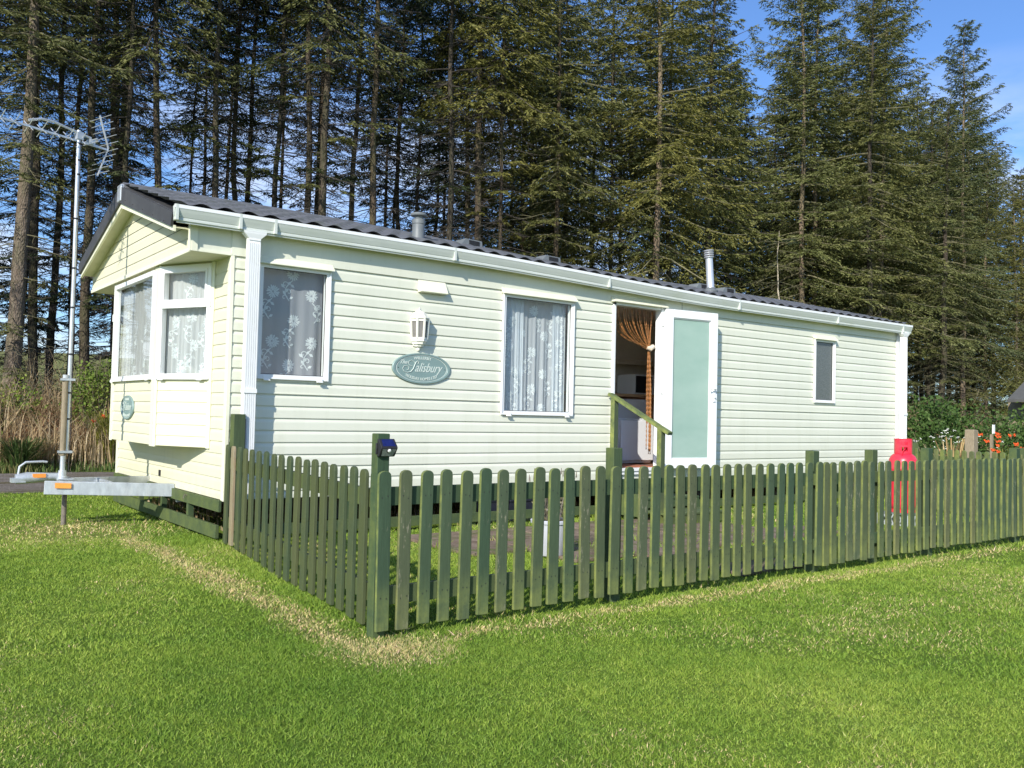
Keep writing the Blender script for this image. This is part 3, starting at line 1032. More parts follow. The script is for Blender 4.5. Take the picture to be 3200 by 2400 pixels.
post(b, fr, .015, .03, .012, ZB0 - .01, ZB1); post(b, fr, fr[3] - .02, .04, .012, ZB0 - .005, ZB1)
b.build_each('bay_corner_trim', M['cream_trim'], bayo)


def facet_box(mb, F3, u0, u1, z0, z1, d0, d1):
    pa, uu, nr, ln = F3
    c = pa + uu * (u0 + u1) / 2 + nr * (d0 + d1) / 2; c.z = (z0 + z1) / 2
    mb.obox(c, uu * (u1 - u0) / 2, nr * (d1 - d0) / 2, Vector((0, 0, (z1 - z0) / 2)))


def facet_window(F3, u0, u1, z0, z1, transom=None):
    f = MB(); w = .045
    facet_box(f, F3, u0, u1, z1 - w, z1, -.03, .022); facet_box(f, F3, u0, u1, z0, z0 + w * .7, -.03, .022)
    facet_box(f, F3, u0, u0 + w, z0 + w * .7, z1 - w, -.03, .022); facet_box(f, F3, u1 - w, u1, z0 + w * .7, z1 - w, -.03, .022)
    if transom:
        facet_box(f, F3, u0 - .004, u1 + .004, transom - .038, transom + .038, -.03, .030)
        facet_box(f, F3, u0 + w, u0 + w + .02, transom + .038, z1 - w, -.03, .030); facet_box(f, F3, u1 - w - .02, u1 - w, transom + .038, z1 - w, -.03, .030)
        facet_box(f, F3, u0 + w + .02, u1 - w - .02, z1 - w - .02, z1 - w, -.03, .030)
    facet_box(f, F3, u0 - .01, u1 + .01, z0 - .02, z0, .0, .032)
    o_ = f.build('window', M['white'], CV)
    pa, uu_, nr_, ln_ = F3
    f = MB(); A_, B_ = pa + uu_ * (u0 + .01) - nr_ * .006, pa + uu_ * (u1 - .01) - nr_ * .006
    f.quad((A_.x, A_.y, z0 + .01), (B_.x, B_.y, z0 + .01), (B_.x, B_.y, z1 - .01), (A_.x, A_.y, z1 - .01))
    f.build('glass_pane', M['glass'], o_, fixn=False, off=None)
    f = MB()
    for uu in (u0 + .07, u1 - .09): facet_box(f, F3, uu - .03, uu + .03, z0 - .028, z0 + .012, .032, .042)
    f.build_each('catch', M['white'], o_)
    return o_


facet_window(fc, .055, fc[3] - .11, 1.42, 2.43)
facet_window(fr, .030, .672, 1.42, 2.445, 2.092)
facet_window(fl, .030, .672, 1.42, 2.445, 2.092)


# net curtains ---------------------------------------------------------
def curtain(name, org, u, nrm, w, z0, z1, mat, folds, amp, flowers, fr_=.055, label='', seed=1):
    """net hung behind a window, with woven flowers, stems and curls as a second material"""
    u, nrm = Vector((*u, 0)), Vector((*nrm, 0))
    org = Vector((*org, 0))
    rr = random.Random(seed)
    phs = [rr.uniform(0, 6.28) for _ in range(4)]
    def S(uu, z, e=0.0):
        hgt = (z1 - z) / (z1 - z0)
        a = amp * (.4 + .8 * hgt)
        d = a * (math.sin(uu / w * folds * 6.283 + phs[0]) + .5 * math.sin(uu / w * folds * 2.3 * 6.283 + phs[1] + hgt))
        p_ = org + u * uu + nrm * (d + e); p_.z = z
        return p_
    mb = MB(); mb.cur = 0
    nu, nz_ = max(24, int(folds * 14)), 10
    V = [S(w * i / nu, z0 + (z1 - z0) * j / nz_) for j in range(nz_ + 1) for i in range(nu + 1)]
    mb.add(V, [(j * (nu + 1) + i, j * (nu + 1) + i + 1, (j + 1) * (nu + 1) + i + 1, (j + 1) * (nu + 1) + i) for j in range(nz_) for i in range(nu)])
    mb.cur = 1
    e = .003
    def petal(cu, cz, ang, r0, r1, pw):
        ca, sa = math.cos(ang), math.sin(ang)
        pts = []
        for (t_, s_) in ((r0, 0), ((r0 + r1) * .55, pw), (r1, 0), ((r0 + r1) * .55, -pw)):
            uu, zz = cu + ca * t_ - sa * s_, cz + sa * t_ + ca * s_
            if not (0.005 < uu < w - .005 and z0 + .005 < zz < z1 - .005): return
            pts.append(S(uu, zz, e))
        mb.add(pts, [(0, 1, 2, 3)])
    def ribbon(pts2, wd):
        last = None
        for i in range(len(pts2) - 1):
            (a0, b0), (a1, b1) = pts2[i], pts2[i + 1]
            dx, dz = a1 - a0, b1 - b0; l_ = math.hypot(dx, dz) or 1
            nx_, nz2 = -dz / l_ * wd / 2, dx / l_ * wd / 2
            q = [(a0 - nx_, b0 - nz2), (a1 - nx_, b1 - nz2), (a1 + nx_, b1 + nz2), (a0 + nx_, b0 + nz2)]
            if all(.004 < x_ < w - .004 and z0 + .004 < y_ < z1 - .004 for x_, y_ in q):
                mb.add([S(x_, y_, e) for x_, y_ in q], [(0, 1, 2, 3)])
    for (fu, fv) in flowers:
        cu, cz = fu * w, z1 - fv * (z1 - z0)
        r = fr_
        for ring, (k, ra, rb) in enumerate(((16, .45, 1.0), (13, .25, .78), (9, .08, .5))):
            for i in range(k):
                a = 6.283 * (i + .5 * ring) / k + rr.uniform(-.1, .1)
                petal(cu, cz, a, r * ra, r * rb * rr.uniform(.95, 1.1), r * .125)
        # stem going down in an S, curls and leaves
        sg = 1 if rr.random() < .5 else -1
        st = []
        for i in range(15):
            t_ = i / 14
            st.append((cu - sg * r * (.1 + 1.1 * math.sin(t_ * 2.8)), cz - r * (1.0 + 3.0 * t_)))
        ribbon(st, .009)
        for (k, s2, rad) in ((3, -sg, .55), (8, sg, .62), (12, -sg, .5)):
            bx_, bz_ = st[k]
            sp_ = []
            for i in range(16):
                a = i / 15 * 5.6; rd = r * rad * (1 - i / 17)
                sp_.append((bx_ + s2 * (r * rad * .9 + rd * math.cos(a + 3.14)), bz_ + rd * math.sin(a) * .95))
            ribbon(sp_, .0075)
        for (k, ang, ll) in ((2, -.6, .9), (4, .9, .85), (6, 2.4, .95), (9, 1.0, .8), (11, 2.2, .9), (13, .5, .8)):
            bx_, bz_ = st[k]
            petal(bx_, bz_, ang, r * .12, r * ll * 1.1, r * .22)
    o_ = mb.build(name, [mat, M['net_flower']], None, smooth=True, off=(org.x, org.y, z0), fixn=False)
    tag(o_, label, 'curtain', 'net curtains behind the caravan windows')
    return o_


FLW = [(.24, .21), (.82, .22), (.56, .47), (.25, .67), (.84, .67), (.5, .89), (.53, .03)]
curtain('net_curtain', (.27, .10), (1, 0), (0, -1), .635, 1.44, 2.41, M['net_thin'], 2.5, .010, FLW, .062,
        'dark flower patterned net curtain in the side window nearest the caravan front', 4)
FL2 = [(.53, .09), (.34, .30), (.69, .31), (.5, .46), (.33, .64), (.68, .65), (.51, .79), (.66, .96), (.84, .10), (.13, .32), (.15, .58), (.9, .5), (.12, .84), (.9, .85)]
curtain('net_curtain', (2.93, .12), (1, 0), (0, -1), .94, 1.17, 2.41, M['net_mid'], 7, .012, FL2, .062,
        'pale patterned net curtain in the side window between wall lantern and door', 9)
o2 = curtain('net_curtain', (2.95, .085), (1, 0), (0, -1), .30, 1.17, 2.40, M['net_thick'], 4, .012, [(.5, .2), (.4, .42), (.6, .64), (.45, .86)], .058,
             'gathered white net bunched at the left edge of the window beside the door', 21)
o3 = curtain('net_curtain', (3.66, .085), (1, 0), (0, -1), .19, 1.17, 2.40, M['net_thick'], 3, .012, [(.5, .14), (.5, .36), (.5, .58), (.5, .82)], .052,
             'gathered white net bunched at the right edge of the window beside the door', 22)
M['net_bay'] = net('net_curtain_bay', .66, (.78, .78, .77))
q0 = fr[0] + fr[1] * .04 - fr[2] * .075
curtain('net_curtain', (q0.x, q0.y), (fr[1].x, fr[1].y), (fr[2].x, fr[2].y), .63, 1.43, 2.43, M['net_bay'], 8, .012,
        [(.2, .5), (.5, .46), (.8, .52), (.2, .78), (.55, .72), (.85, .8), (.5, .1), (.85, .12), (.3, .95), (.75, .97)], .058,
        'pleated white net curtain behind the angled bay window with top light', 31)
q0 = fc[0] + fc[1] * .06 - fc[2] * .075
curtain('net_curtain', (q0.x, q0.y), (fc[1].x, fc[1].y), (fc[2].x, fc[2].y), 1.5, 1.43, 2.42, M['net_bay'], 10, .012,
        [(.15, .5), (.4, .46), (.6, .52), (.8, .78), (.3, .8), (.9, .4), (.6, .85)], .058,
        'white net curtain behind the big front pane of the bay reflecting sky', 32)
# inside of the bay : sill board so nothing is seen through below
b = MB()
b.add([(.02, .42, 1.40), (XBY + .05, YB0 + .02, 1.40), (XBY + .05, YB1 - .02, 1.40), (.02, W - .42, 1.40)], [(0, 1, 2, 3)])
b.build('bay_sill_board', M['int_wall'], bayo)

# door -----------------------------------------------------------------
b = MB()
x0, x1, z0, z1 = DOOR
b.box(x0, x0 + .035, -.02, .07, z0, z1); b.box(x1 - .06, x1, -.03, .07, z0, z1)
b.box(x0, x1, -.02, .07, z1 - .03, z1); b.box(x0, x1, -.045, .06, z0 - .035, z0)
b.box(x0 - .03, x1 + .03, -.03, -.002, z0 - .075, z0 - .036)
df = b.build('door_frame', M['white'], CV, bevel=.002)
b = MB(); b.add([(x0 - .04, -.009, z1 + .062), (x1 + .02, -.009, z1 + .062), (x1 + .02, -.075, z1 + .008), (x0 - .04, -.075, z1 + .008), (x0 - .04, -.075, z1), (x1 + .02, -.075, z1), (x0 - .04, -.009, z1), (x1 + .02, -.009, z1)],
                [(0, 1, 2, 3), (3, 2, 5, 4), (4, 5, 7, 6), (0, 3, 4, 6), (1, 7, 5, 2), (0, 6, 7, 1)])
b.build('door_hood', M['cream_trim'], CV)
# leaf: hinged at the right jamb, swung open ~172 degrees
ha, hb = Vector((5.322, -.052, 0)), Vector((6.135, -.160, 0))
uu = (hb - ha); lw = uu.length; uu.normalize(); nn_ = Vector((uu.y, -uu.x, 0))
LF = (ha, uu, nn_, lw)
zl0, zl1 = .545, 2.48
b = MB(); fw = .11
facet_box(b, LF, 0, fw, zl0, zl1, -.03, .03); facet_box(b, LF, lw - fw, lw, zl0, zl1, -.03, .03)
facet_box(b, LF, fw, lw - fw, zl1 - .10, zl1, -.03, .03); facet_box(b, LF, fw, lw - fw, zl0, zl0 + .115, -.03, .03)
dl = b.build('door_leaf', M['white'], CV, bevel=.004)
b = MB(); facet_box(b, LF, fw - .005, lw - fw + .005, zl0 + .11, zl1 - .095, -.006, .006); b.build('frosted_pane', M['frost'], dl)
b = MB()
facet_box(b, LF, fw, fw + .012, zl0 + .115, zl1 - .10, .006, .016); facet_box(b, LF, lw - fw - .012, lw - fw, zl0 + .115, zl1 - .10, .006, .016)
facet_box(b, LF, fw, lw - fw, zl1 - .112, zl1 - .10, .006, .016); facet_box(b, LF, fw, lw - fw, zl0 + .115, zl0 + .127, .006, .016)
b.build('glazing_bead', M['white'], dl)
b = MB()
pc = ha + uu * (lw - .055) + nn_ * .036; pc.z = 1.49
b.obox(pc, uu * .018, nn_ * .008, Vector((0, 0, .12)))
h0 = pc + Vector((0, 0, .04)) + nn_ * .01
b.tube([h0, h0 + nn_ * .03, h0 + nn_ * .035 - uu * .03, h0 + nn_ * .035 - uu * .11], .009, 8)
k0 = pc - Vector((0, 0, .06)) + nn_ * .008
b.lathe(k0, [(.014, 0), (.014, .01), (.009, .018)], 10, nn_)
b.build('handle', M['white'], dl, smooth=True)
b = MB()
for zc in (.66, 1.50, 2.32):
    for k in range(-1, 2): b.lathe((5.318, -.052, zc + k * .045 - .02), [(.012, 0), (.012, .04)], 10)
    b.box(5.285, 5.318, -.042, -.032, zc - .05, zc + .05)
b.build_each('hinge', M['white'], dl, per=4)

# bead curtain inside the doorway, tied back to the right
rb = random.Random(5)
M['bead'] = simple('wooden_beads', (.34, .145, .045), .42, var=.55, scale=55)
M['bead_tie'] = simple('curtain_tieback', (.70, .58, .44), .7)
BC = empty('bead_curtain', (4.9, .12, 2.46), 'brown wooden bead curtain tied back at the right of the open doorway', 'curtain')
b = MB()
for i in range(24):
    fx = i / 23
    xs_ = 4.56 + fx * .72
    tx, tz = 5.205 + rb.uniform(-.02, .02), 2.0 + rb.uniform(-.03, .03)
    pts = []
    for k in range(12):
        t_ = k / 11
        x = xs_ + (tx - xs_) * (t_ ** (1.0 + .9 * (1 - fx)))
        z = 2.455 - (2.455 - tz) * (t_ ** (.9 - .25 * (1 - fx))) - .05 * (1 - fx) * math.sin(t_ * 3.14)
        pts.append((x, .10 + .02 * math.sin(i * 1.7) - .0 * t_, z))
    rad = [(.0062 if k % 2 else .0030) for k in range(12)]
    # dense beads: alternate radii on a finer path
    fine = []
    for a, c_ in zip(pts[:-1], pts[1:]):
        for q in range(3):
            fine.append(tuple(a[j] + (c_[j] - a[j]) * q / 3 for j in range(3)))
    fine.append(pts[-1])
    b.tube(fine, [(.0050 if k % 3 else .0020) for k in range(len(fine))], 5, False)
b.build('bead_strings', M['bead'], BC)
b = MB()
for i in range(16):
    a = rb.uniform(0, 6.28); r_ = rb.uniform(0, .02)
    pts = []
    x, y = 5.205 + .012 * math.cos(a), .10 + .012 * math.sin(a)
    zend = rb.uniform(.70, .80) if i < 9 else rb.uniform(1.0, 1.45)
    zz = 1.97
    k = 0
    while zz > zend:
        sp_ = min(1, (1.97 - zz) / .5)
        pts.append((x + .014 * sp_ * (1 - .6 * min(1, (1.97 - zz) / .9)) * math.cos(a) + .02 * min(1, (1.97 - zz)), y + .02 * sp_ * math.sin(a), zz)); zz -= .028; k += 1
    b.tube(pts, [(.0072 if k % 2 else .0028) for k in range(len(pts))], 5, False)
b.build('bead_tail', M['bead'], BC)
b = MB(); b.tube([(5.15, .075, 2.0), (5.19, .06, 1.99), (5.245, .07, 2.02)], [.02, .034, .03], 8); b.build('tieback', M['bead_tie'], BC, smooth=True)

# appliances seen through the door
FZ = empty('small_freezer', (5.6, .65, .555), 'small white freezer standing in sunlight just inside the caravan door', 'freezer')
b = MB(); b.box(5.27, 5.85, .66, 1.0, .565, 1.12); b.box(5.268, 5.852, .655, 1.0, 1.12, 1.14); b.build('cabinet', M['fridge'], FZ, bevel=.008)
b = MB(); b.box(5.27, 5.85, .62, .655, .60, 1.115); b.build('door', M['fridge'], FZ, bevel=.008)
FR = empty('fridge', (5.9, 1.0, .555), 'white fridge under the worktop behind the small freezer', 'fridge')
b = MB(); b.box(5.55, 6.15, 1.04, 1.5, .56, 1.40); b.build('cabinet', M['fridge'], FR, bevel=.006)
b = MB(); b.box(5.55, 6.15, 1.005, 1.035, .60, 1.395); b.build('door', M['fridge'], FR, bevel=.006)
MW = empty('microwave', (6.2, 1.2, 1.466), 'black fronted microwave on the worktop seen past the bead curtain', 'microwave')
b = MB(); b.box(5.97, 6.42, 1.1, 1.45, 1.467, 1.74); b.build('casing', M['white'], MW, bevel=.006)
b = MB(); b.box(5.985, 6.30, 1.092, 1.099, 1.49, 1.72); b.build('door', M['black'], MW)

# vent cover, lantern, plaques ------------------------------------------
b = MB()
b.add([(1.865, -.001, 2.464), (2.185, -.001, 2.464), (2.185, -.066, 2.345), (1.865, -.066, 2.345), (1.865, -.001, 2.335), (2.185, -.001, 2.335), (1.865, -.063, 2.338), (2.185, -.063, 2.338)],
      [(0, 1, 2, 3), (3, 2, 7, 6), (6, 7, 5, 4), (0, 3, 6, 4), (1, 5, 7, 2), (0, 4, 5, 1)])
b.build('vent_cover', M['cream_trim'], CV, bevel=.003)

LX, LZ = 1.885, 1.96
def hexring(r, z, squash=1.0):
    out = []
    for k in range(5):
        a = math.pi * k / 4
        out.append((LX - r * math.cos(a), -.004 - r * 1.25 * math.sin(a) * squash, z))
    return out
def shell(mb, levels):
    V = []; n_ = 5
    for r, z in levels: V += hexring(r, z)
    F = []
    for i in range(len(levels) - 1):
        for k in range(n_ - 1): F.append((i * n_ + k, i * n_ + k + 1, (i + 1) * n_ + k + 1, (i + 1) * n_ + k))
    F.append(tuple(range(n_ - 1, -1, -1))); F.append(tuple((len(levels) - 1) * n_ + k for k in range(n_)))
    mb.add(V, F)
lamp = MB()
shell(lamp, [(.098, 2.068), (.10, 2.078), (.092, 2.085), (.078, 2.105), (.062, 2.13), (.04, 2.142), (.018, 2.150), (.012, 2.165)])
shell(lamp, [(.012, 1.755), (.02, 1.77), (.018, 1.785), (.045, 1.798), (.05, 1.815), (.066, 1.82), (.07, 1.84), (.082, 1.846), (.082, 1.87)])
lamp.tube([(LX, -.012, 2.16), (LX, -.012, 2.185)], [.008, .003], 6)
for k in range(5):
    a = math.pi * k / 4
    p0 = Vector((LX - .078 * math.cos(a), -.004 - .0975 * math.sin(a), 1.868)); p1 = Vector((LX - .090 * math.cos(a), -.004 - .112 * math.sin(a), 2.07))
    lamp.beam(p0, p1, .016, .016, (0, 1, 0))
for (r, za, zb_) in ((.0865, 2.045, 2.068), (.0795, 1.868, 1.885)):
    shell(lamp, [(r, za), (r + .001, zb_)])
lamp.box(LX - .06, LX + .06, -.010, -.0005, 1.80, 2.13)
lo = lamp.build('lantern', M['lampwhite'], CV)
b = MB(); shell(b, [(.072, 1.884), (.0795, 2.046)])
M['lampglass'] = simple('dusty_lantern_glass', (.17, .16, .15), .25, var=.2)
b.build('lantern_glass', M['lampglass'], lo)


def text_mesh(txt, size, shear=0.0, bold=0.0, spacing=1.0):
    cu = bpy.data.curves.new('lettering', 'FONT'); cu.body = txt; cu.size = size; cu.shear = shear
    cu.offset = bold; cu.space_character = spacing; cu.extrude = .0012; cu.align_x = 'CENTER'
    cu.resolution_u = 3
    ob = bpy.data.objects.new('tmp', cu); COL.objects.link(ob)
    bpy.context.view_layer.update()
    dg = bpy.context.evaluated_depsgraph_get()
    me = bpy.data.meshes.new_from_object(ob.evaluated_get(dg))
    vs_ = [v.co.copy() for v in me.vertices]; fs_ = [tuple(p_.vertices) for p_ in me.polygons]
    bpy.data.objects.remove(ob); bpy.data.curves.remove(cu); bpy.data.meshes.remove(me)
    return vs_, fs_


def plaque(C0, ux, nx_, a, c_, tilt=0.0):
    """oval name plaque: C0 centre on the wall, ux horizontal unit, nx_ outward normal"""
    C0, ux, nx_ = Vector(C0), Vector(ux), Vector(nx_)
    uz = Vector((0, 0, 1))
    if tilt:
        rot = Matrix.Rotation(tilt, 3, nx_); ux2, uz2 = rot @ ux, rot @ uz
    else: ux2, uz2 = ux, uz
    def ring(mb, sc, d): return [C0 + ux2 * a * sc * math.cos(t_) + uz2 * c_ * sc * math.sin(t_) + nx_ * d for t_ in [6.2832 * k / 56 for k in range(56)]]
    mb = MB()
    L_ = [(1.0, 0), (1.0, .010), (.975, .017), (.90, .017), (.885, .011), (.01, .011)]
    V = []
    for sc, d in L_: V += ring(mb, sc, d) if sc > .1 else [C0 + nx_ * d] * 56
    F = [(i * 56 + k, i * 56 + (k + 1) % 56, (i + 1) * 56 + (k + 1) % 56, (i + 1) * 56 + k) for i in range(len(L_) - 2) for k in range(56)]
    base = len(L_) - 2
    V = V[:(base + 1) * 56]
    F.append(tuple(base * 56 + k for k in range(56)))
    mb.add(V, F)
    po = mb.build('name_plaque', M['teal'], CV, smooth=False, fixn=True)
    mb = MB()
    r1, r2 = ring(mb, .872, .0125), ring(mb, .850, .0125)
    r0, r3 = ring(mb, .872, .010), ring(mb, .850, .010)
    mb.add(r1 + r2 + r0 + r3, [(k, (k + 1) % 56, 56 + (k + 1) % 56, 56 + k) for k in range(56)] + [(112 + k, 112 + (k + 1) % 56, (k + 1) % 56, k) for k in range(56)] + [(56 + k, 56 + (k + 1) % 56, 168 + (k + 1) % 56, 168 + k) for k in range(56)])
    def put(vs_, fs_, cx, cz, bend=0.0, rot=0.0):
        out = []
        for v in vs_:
            x, z = v.x, v.y
            xr = x * math.cos(rot) - z * math.sin(rot) + cx; zr_ = x * math.sin(rot) + z * math.cos(rot) + cz
            if bend: zr_ += bend * (xr * xr)
            out.append(C0 + ux2 * xr + uz2 * zr_ + nx_ * (.0125 + v.z))
        mb.add(out, fs_)
    s_ = a / .33
    def fit(vf, x0_, x1_, z0_, z1_, bend=0.0):
        vs_, fs_ = vf
        xa, xb = min(v.x for v in vs_), max(v.x for v in vs_); ya, yb_ = min(v.y for v in vs_), max(v.y for v in vs_)
        kx, kz = a / .335, c_ / .152
        out = []
        for v in vs_:
            x = (x0_ + (v.x - xa) / (xb - xa) * (x1_ - x0_)) * kx; z = (z0_ + (v.y - ya) / (yb_ - ya) * (z1_ - z0_)) * kz
            z += bend * x * x
            out.append(C0 + ux2 * x + uz2 * z + nx_ * (.0125 + v.z))
        mb.add(out, fs_)
    fit(text_mesh('WILLERBY', .036, bold=.0006), -.098, .106, .090, .118, -.7)
    fit(text_mesh('HOLIDAY HOMES LTD', .036, bold=.0006), -.180, .172, -.119, -.089, 1.1)
    fit(text_mesh('The', .048, .5, bold=.0005), -.245, -.165, .038, .076)
    fit(text_mesh('alisbury', .088, .5), -.078, .240, -.062, .056)
    # swash capital S drawn as a ribbon of small tubes
    pts = []
    kx_, kz_ = a / .335, c_ / .152
    S2 = [(-.046, .046), (-.040, .066), (-.052, .074), (-.072, .058), (-.086, .028), (-.100, -.006), (-.128, -.036), (-.168, -.046), (-.205, -.034), (-.220, -.008), (-.204, .018), (-.174, .022), (-.150, .008), (-.152, -.014), (-.172, -.022)]
    mb.tube([C0 + ux2 * x * kx_ + uz2 * z * kz_ + nx_ * .0135 for x, z in S2], [.0028 * s_] * 3 + [.0042 * s_] * 4 + [.0026 * s_] * 8, 6)
    S3 = [(-.078, .044), (-.096, .066), (-.124, .078), (-.150, .066), (-.158, .044), (-.142, .026), (-.112, .020)]
    mb.tube([C0 + ux2 * x * kx_ + uz2 * z * kz_ + nx_ * .0135 for x, z in S3], .0024 * s_, 6)
    mb.build('lettering', M['tealwhite'], po, fixn=False)
    mb = MB()
    for sg in (-1, 1): mb.lathe(C0 + ux2 * sg * a * .80 + nx_ * .011, [(.005, 0), (.003, .003)], 8, nx_)
    mb.build_each('screw', M['black'], po)
    return po


plaque((1.930, -.002, 1.583), (1, 0, 0), (0, -1, 0), .335, .152, 0)
plaque((XBY - .002, 1.972, 1.132), (0, -1, 0), (-1, 0, 0), .245, .122, 0)
# small plate low on the front wall
b = MB(); b.box(-.008, -.0, 1.90 - .03, 1.90 + .03, .44, .50); b.build('data_plate', M['black'], CV)

# roof fittings ---------------------------------------------------------
FY = .5; FX = 2.15
b = MB(); zf = roofz(FY) - .03
b.lathe((FX, FY, zf), [(.085, 0), (.078, .03), (.066, .05), (.066, .20), (.071, .205), (.071, .245), (.045, .265), (.045, .29)], 20)
b.lathe((FX, FY, zf + .285), [(.045, 0), (.085, .005), (.088, .018), (.080, .032), (.02, .04)], 20)
bend(b.build('flue', M['grey_pl'], CV, smooth=True))
b = MB(); cx_, cy_ = 7.13, .8; zf = roofz(cy_) - .02
axv = Vector((-.10, 0, 1)).normalized()
b.lathe((cx_, cy_, zf + .10), [(.075, 0), (.055, .012), (.052, .02), (.050, .44)], 24, axv)
for k in range(4): b.lathe(Vector((cx_, cy_, zf + .10)) + axv * (.43 + k * .03), [(.066, 0), (.072, .010), (.066, .018), (.05, .022)], 24, axv)
fo = bend(b.build('chimney', M['steel'], CV, smooth=True))
b = MB(); b.lathe((cx_ - .0, cy_, zf - .02), [(.12, 0), (.105, .03), (.098, .05), (.105, .07), (.105, .085), (.07, .11), (.07, .125)], 24); bend(b.build('flashing', M['grey_pl'], fo, smooth=True))


def roof_vent(x, y, w=.30):
    z = roofz(y) + .03
    mb = MB()
    mb.add([(x - w / 2 - .06, y - .08, z - .05), (x + w / 2, y - .08, z - .05), (x + w / 2, y + .14, z - .03), (x - w / 2 - .06, y + .14, z - .03),
            (x - w / 2 + .04, y - .07, z + .065), (x + w / 2 - .01, y - .07, z + .065), (x + w / 2 - .01, y + .13, z + .07), (x - w / 2 + .04, y + .13, z + .07)],
           [(0, 3, 2, 1), (4, 5, 6, 7), (0, 1, 5, 4), (1, 2, 6, 5), (2, 3, 7, 6), (3, 0, 4, 7)])
    o_ = bend(mb.build('roof_vent', M['grey_pl'], CV, bevel=.006))
    mb = MB()
    for k in range(9):
        xx = x - w / 2 + .09 + k * (w - .14) / 9
        mb.box(xx, xx + .010, y - .083, y - .07, z - .018, z + .05)
    bend(mb.build('louvre', M['black'], o_))


roof_vent(3.56, 1.62); roof_vent(4.84, 1.62); roof_vent(7.85, 1.62); roof_vent(8.45, 1.62)

# underframe -------------------------------------------------------------
b = MB()
b.beam((-1.10, 1.66, .372), (.0, 1.395, .335), .05, .125); b.beam((-.98, 1.98, .372), (.0, 2.29, .35), .05, .125)
b.box(-.56, -.53, 1.56, 2.10, .32, .42)
b.box(-.98, -.84, 1.72, 1.98, .425, .445)
b.beam((0.02, 1.39, .29), (10.2, 1.2, .29), .06, .14); b.beam((.02, 2.3, .29), (10.2, 2.5, .29), .06, .14)
db = b.build('drawbar', M['galv'], CV, bevel=.004)
b = MB(); c0 = Vector((-1.075, 1.640, .395)); dd = Vector((1.1, -.265, -.037)).normalized()
side = Vector((-.2343, -.972, 0))
b.obox(c0 + dd * .13 + side * .028, dd * .068, side * .003, Vector((0, 0, .024)))
b.build('sticker', M['orange'], db)
b = MB()
b.tube([(-1.32, 1.80, .445), (-1.22, 1.80, .455), (-1.05, 1.80, .46), (-.92, 1.81, .46)], [.045, .055, .04, .035], 10)
b.box(-1.36, -1.24, 1.755, 1.845, .415, .455)
b.tube([(-1.30, 1.80, .48), (-1.29, 1.80, .56), (-1.24, 1.80, .60), (-1.10, 1.80, .605), (-1.06, 1.80, .60)], .011, 8)
b.build('coupling', M['galv'], db, smooth=True)
b = MB(); b.obox((-1.13, 1.77, .475), (.055, 0, 0), (0, .02, 0), (0, 0, .018)); b.build('coupling_label', M['orange'], db)
b = MB()
for y_ in (.9, 2.8): b.tube([(.02, y_, .31), (-.05, y_, .335), (-.06, y_, .30)], .006, 6)
b.build_each('hook', M['rust'], db)
# skirting boards and posts
b = MB()
b.box(-.03, -.005, .02, W, .258, .357)
b.build('skirting_board', M['rail'], CV, bevel=.002)
b = MB(); b.box(-.05, -.02, .02, W - .1, .035, .148); b.build('skirting_board', M['rail'], CV, bevel=.002)
b = MB(); b.box(.05, 10.6, -.02, .005, .042, .138); b.build('skirting_board', M['rail'], CV, bevel=.002)
b = MB()
for y_ in (.9, 1.75, 2.6, 3.4): b.box(-.02, .03, y_ - .03, y_ + .03, 0, .33)
for x_ in (1.2, 2.6, 3.95, 6.9, 8.3, 9.6): b.box(x_ - .035, x_ + .035, .005, .05, 0, .33)
b.build_each('skirting_post', M['rail'], CV)
b = MB()
for x_ in (1.5, 4.5, 7.5, 9.8):
    for y_ in (1.25, 2.4): b.box(x_ - .2, x_ + .2, y_ - .1, y_ + .1, 0, .22)
b.build_each('support_block', simple('concrete_block', (.22, .21, .19), .95), CV)

# dark tubs stored under the caravan
for i, (xa, xb, zt2, lb) in enumerate(((2.72, 3.12, .25, 'dark blue storage tub under the caravan, left of the pair behind the planter'), (3.16, 3.62, .24, 'dark blue storage tub under the caravan, right of the pair behind the planter'))):
    t_ = empty('storage_tub', ((xa + xb) / 2, .25, 0), lb, 'tub', 'storage tubs under the caravan')
    b = MB()
    ym = .12
    b.add([(xa + .02, ym + .01, 0), (xb - .02, ym + .01, 0), (xb - .02, ym + .33, 0), (xa + .02, ym + .33, 0), (xa, ym, zt2 - .03), (xb, ym, zt2 - .03), (xb, ym + .35, zt2 - .03), (xa, ym + .35, zt2 - .03)],
          [(0, 3, 2, 1), (0, 1, 5, 4), (1, 2, 6, 5), (2, 3, 7, 6), (3, 0, 4, 7), (4, 5, 6, 7)])
    b.build('body', M['darkbox'], t_)
    b = MB(); b.box(xa - .012, xb + .012, ym - .012, ym + .36, zt2 - .03, zt2); b.build('lid', M['darkbox'], t_, bevel=.006)

# ------------------------------------------------------------------ tv aerial
MX, MY = -.90, 1.80
AE = empty('tv_aerial', (MX, MY, 0), 'tall aluminium mast with television aerial clamped to the caravan drawbar', 'aerial')
b = MB(); b.tube([(MX, MY, .70), (MX + .003, MY, 2.4), (MX - .003, MY, 3.80)], .0185, 14)
mast = b.build('mast', M['alu'], AE, smooth=True)
b = MB()
for z in (1.0, 1.25, 1.62, 2.07, 2.45, 2.93, 3.36, 3.5, 3.66): b.lathe((MX + .001, MY, z), [(.0198, 0), (.0198, .018)], 12)
b.build_each('cable_tie', M['black'], mast)
b = MB(); b.tube([(MX + .021, MY - .008, .5), (MX + .030, MY - .008, .9), (MX + .022, MY - .008, 1.5), (MX + .022, MY - .008, 2.6), (MX + .019, MY - .008, 3.72)], .0035, 6)
b.build('cable', M['black'], AE)
b = MB(); b.tube([(MX - .035, MY - .012, .66), (MX - .035, MY - .012, 1.40)], .0265, 12); b.build('timber_stay', M['wetpost'], AE, smooth=True)
b = MB()
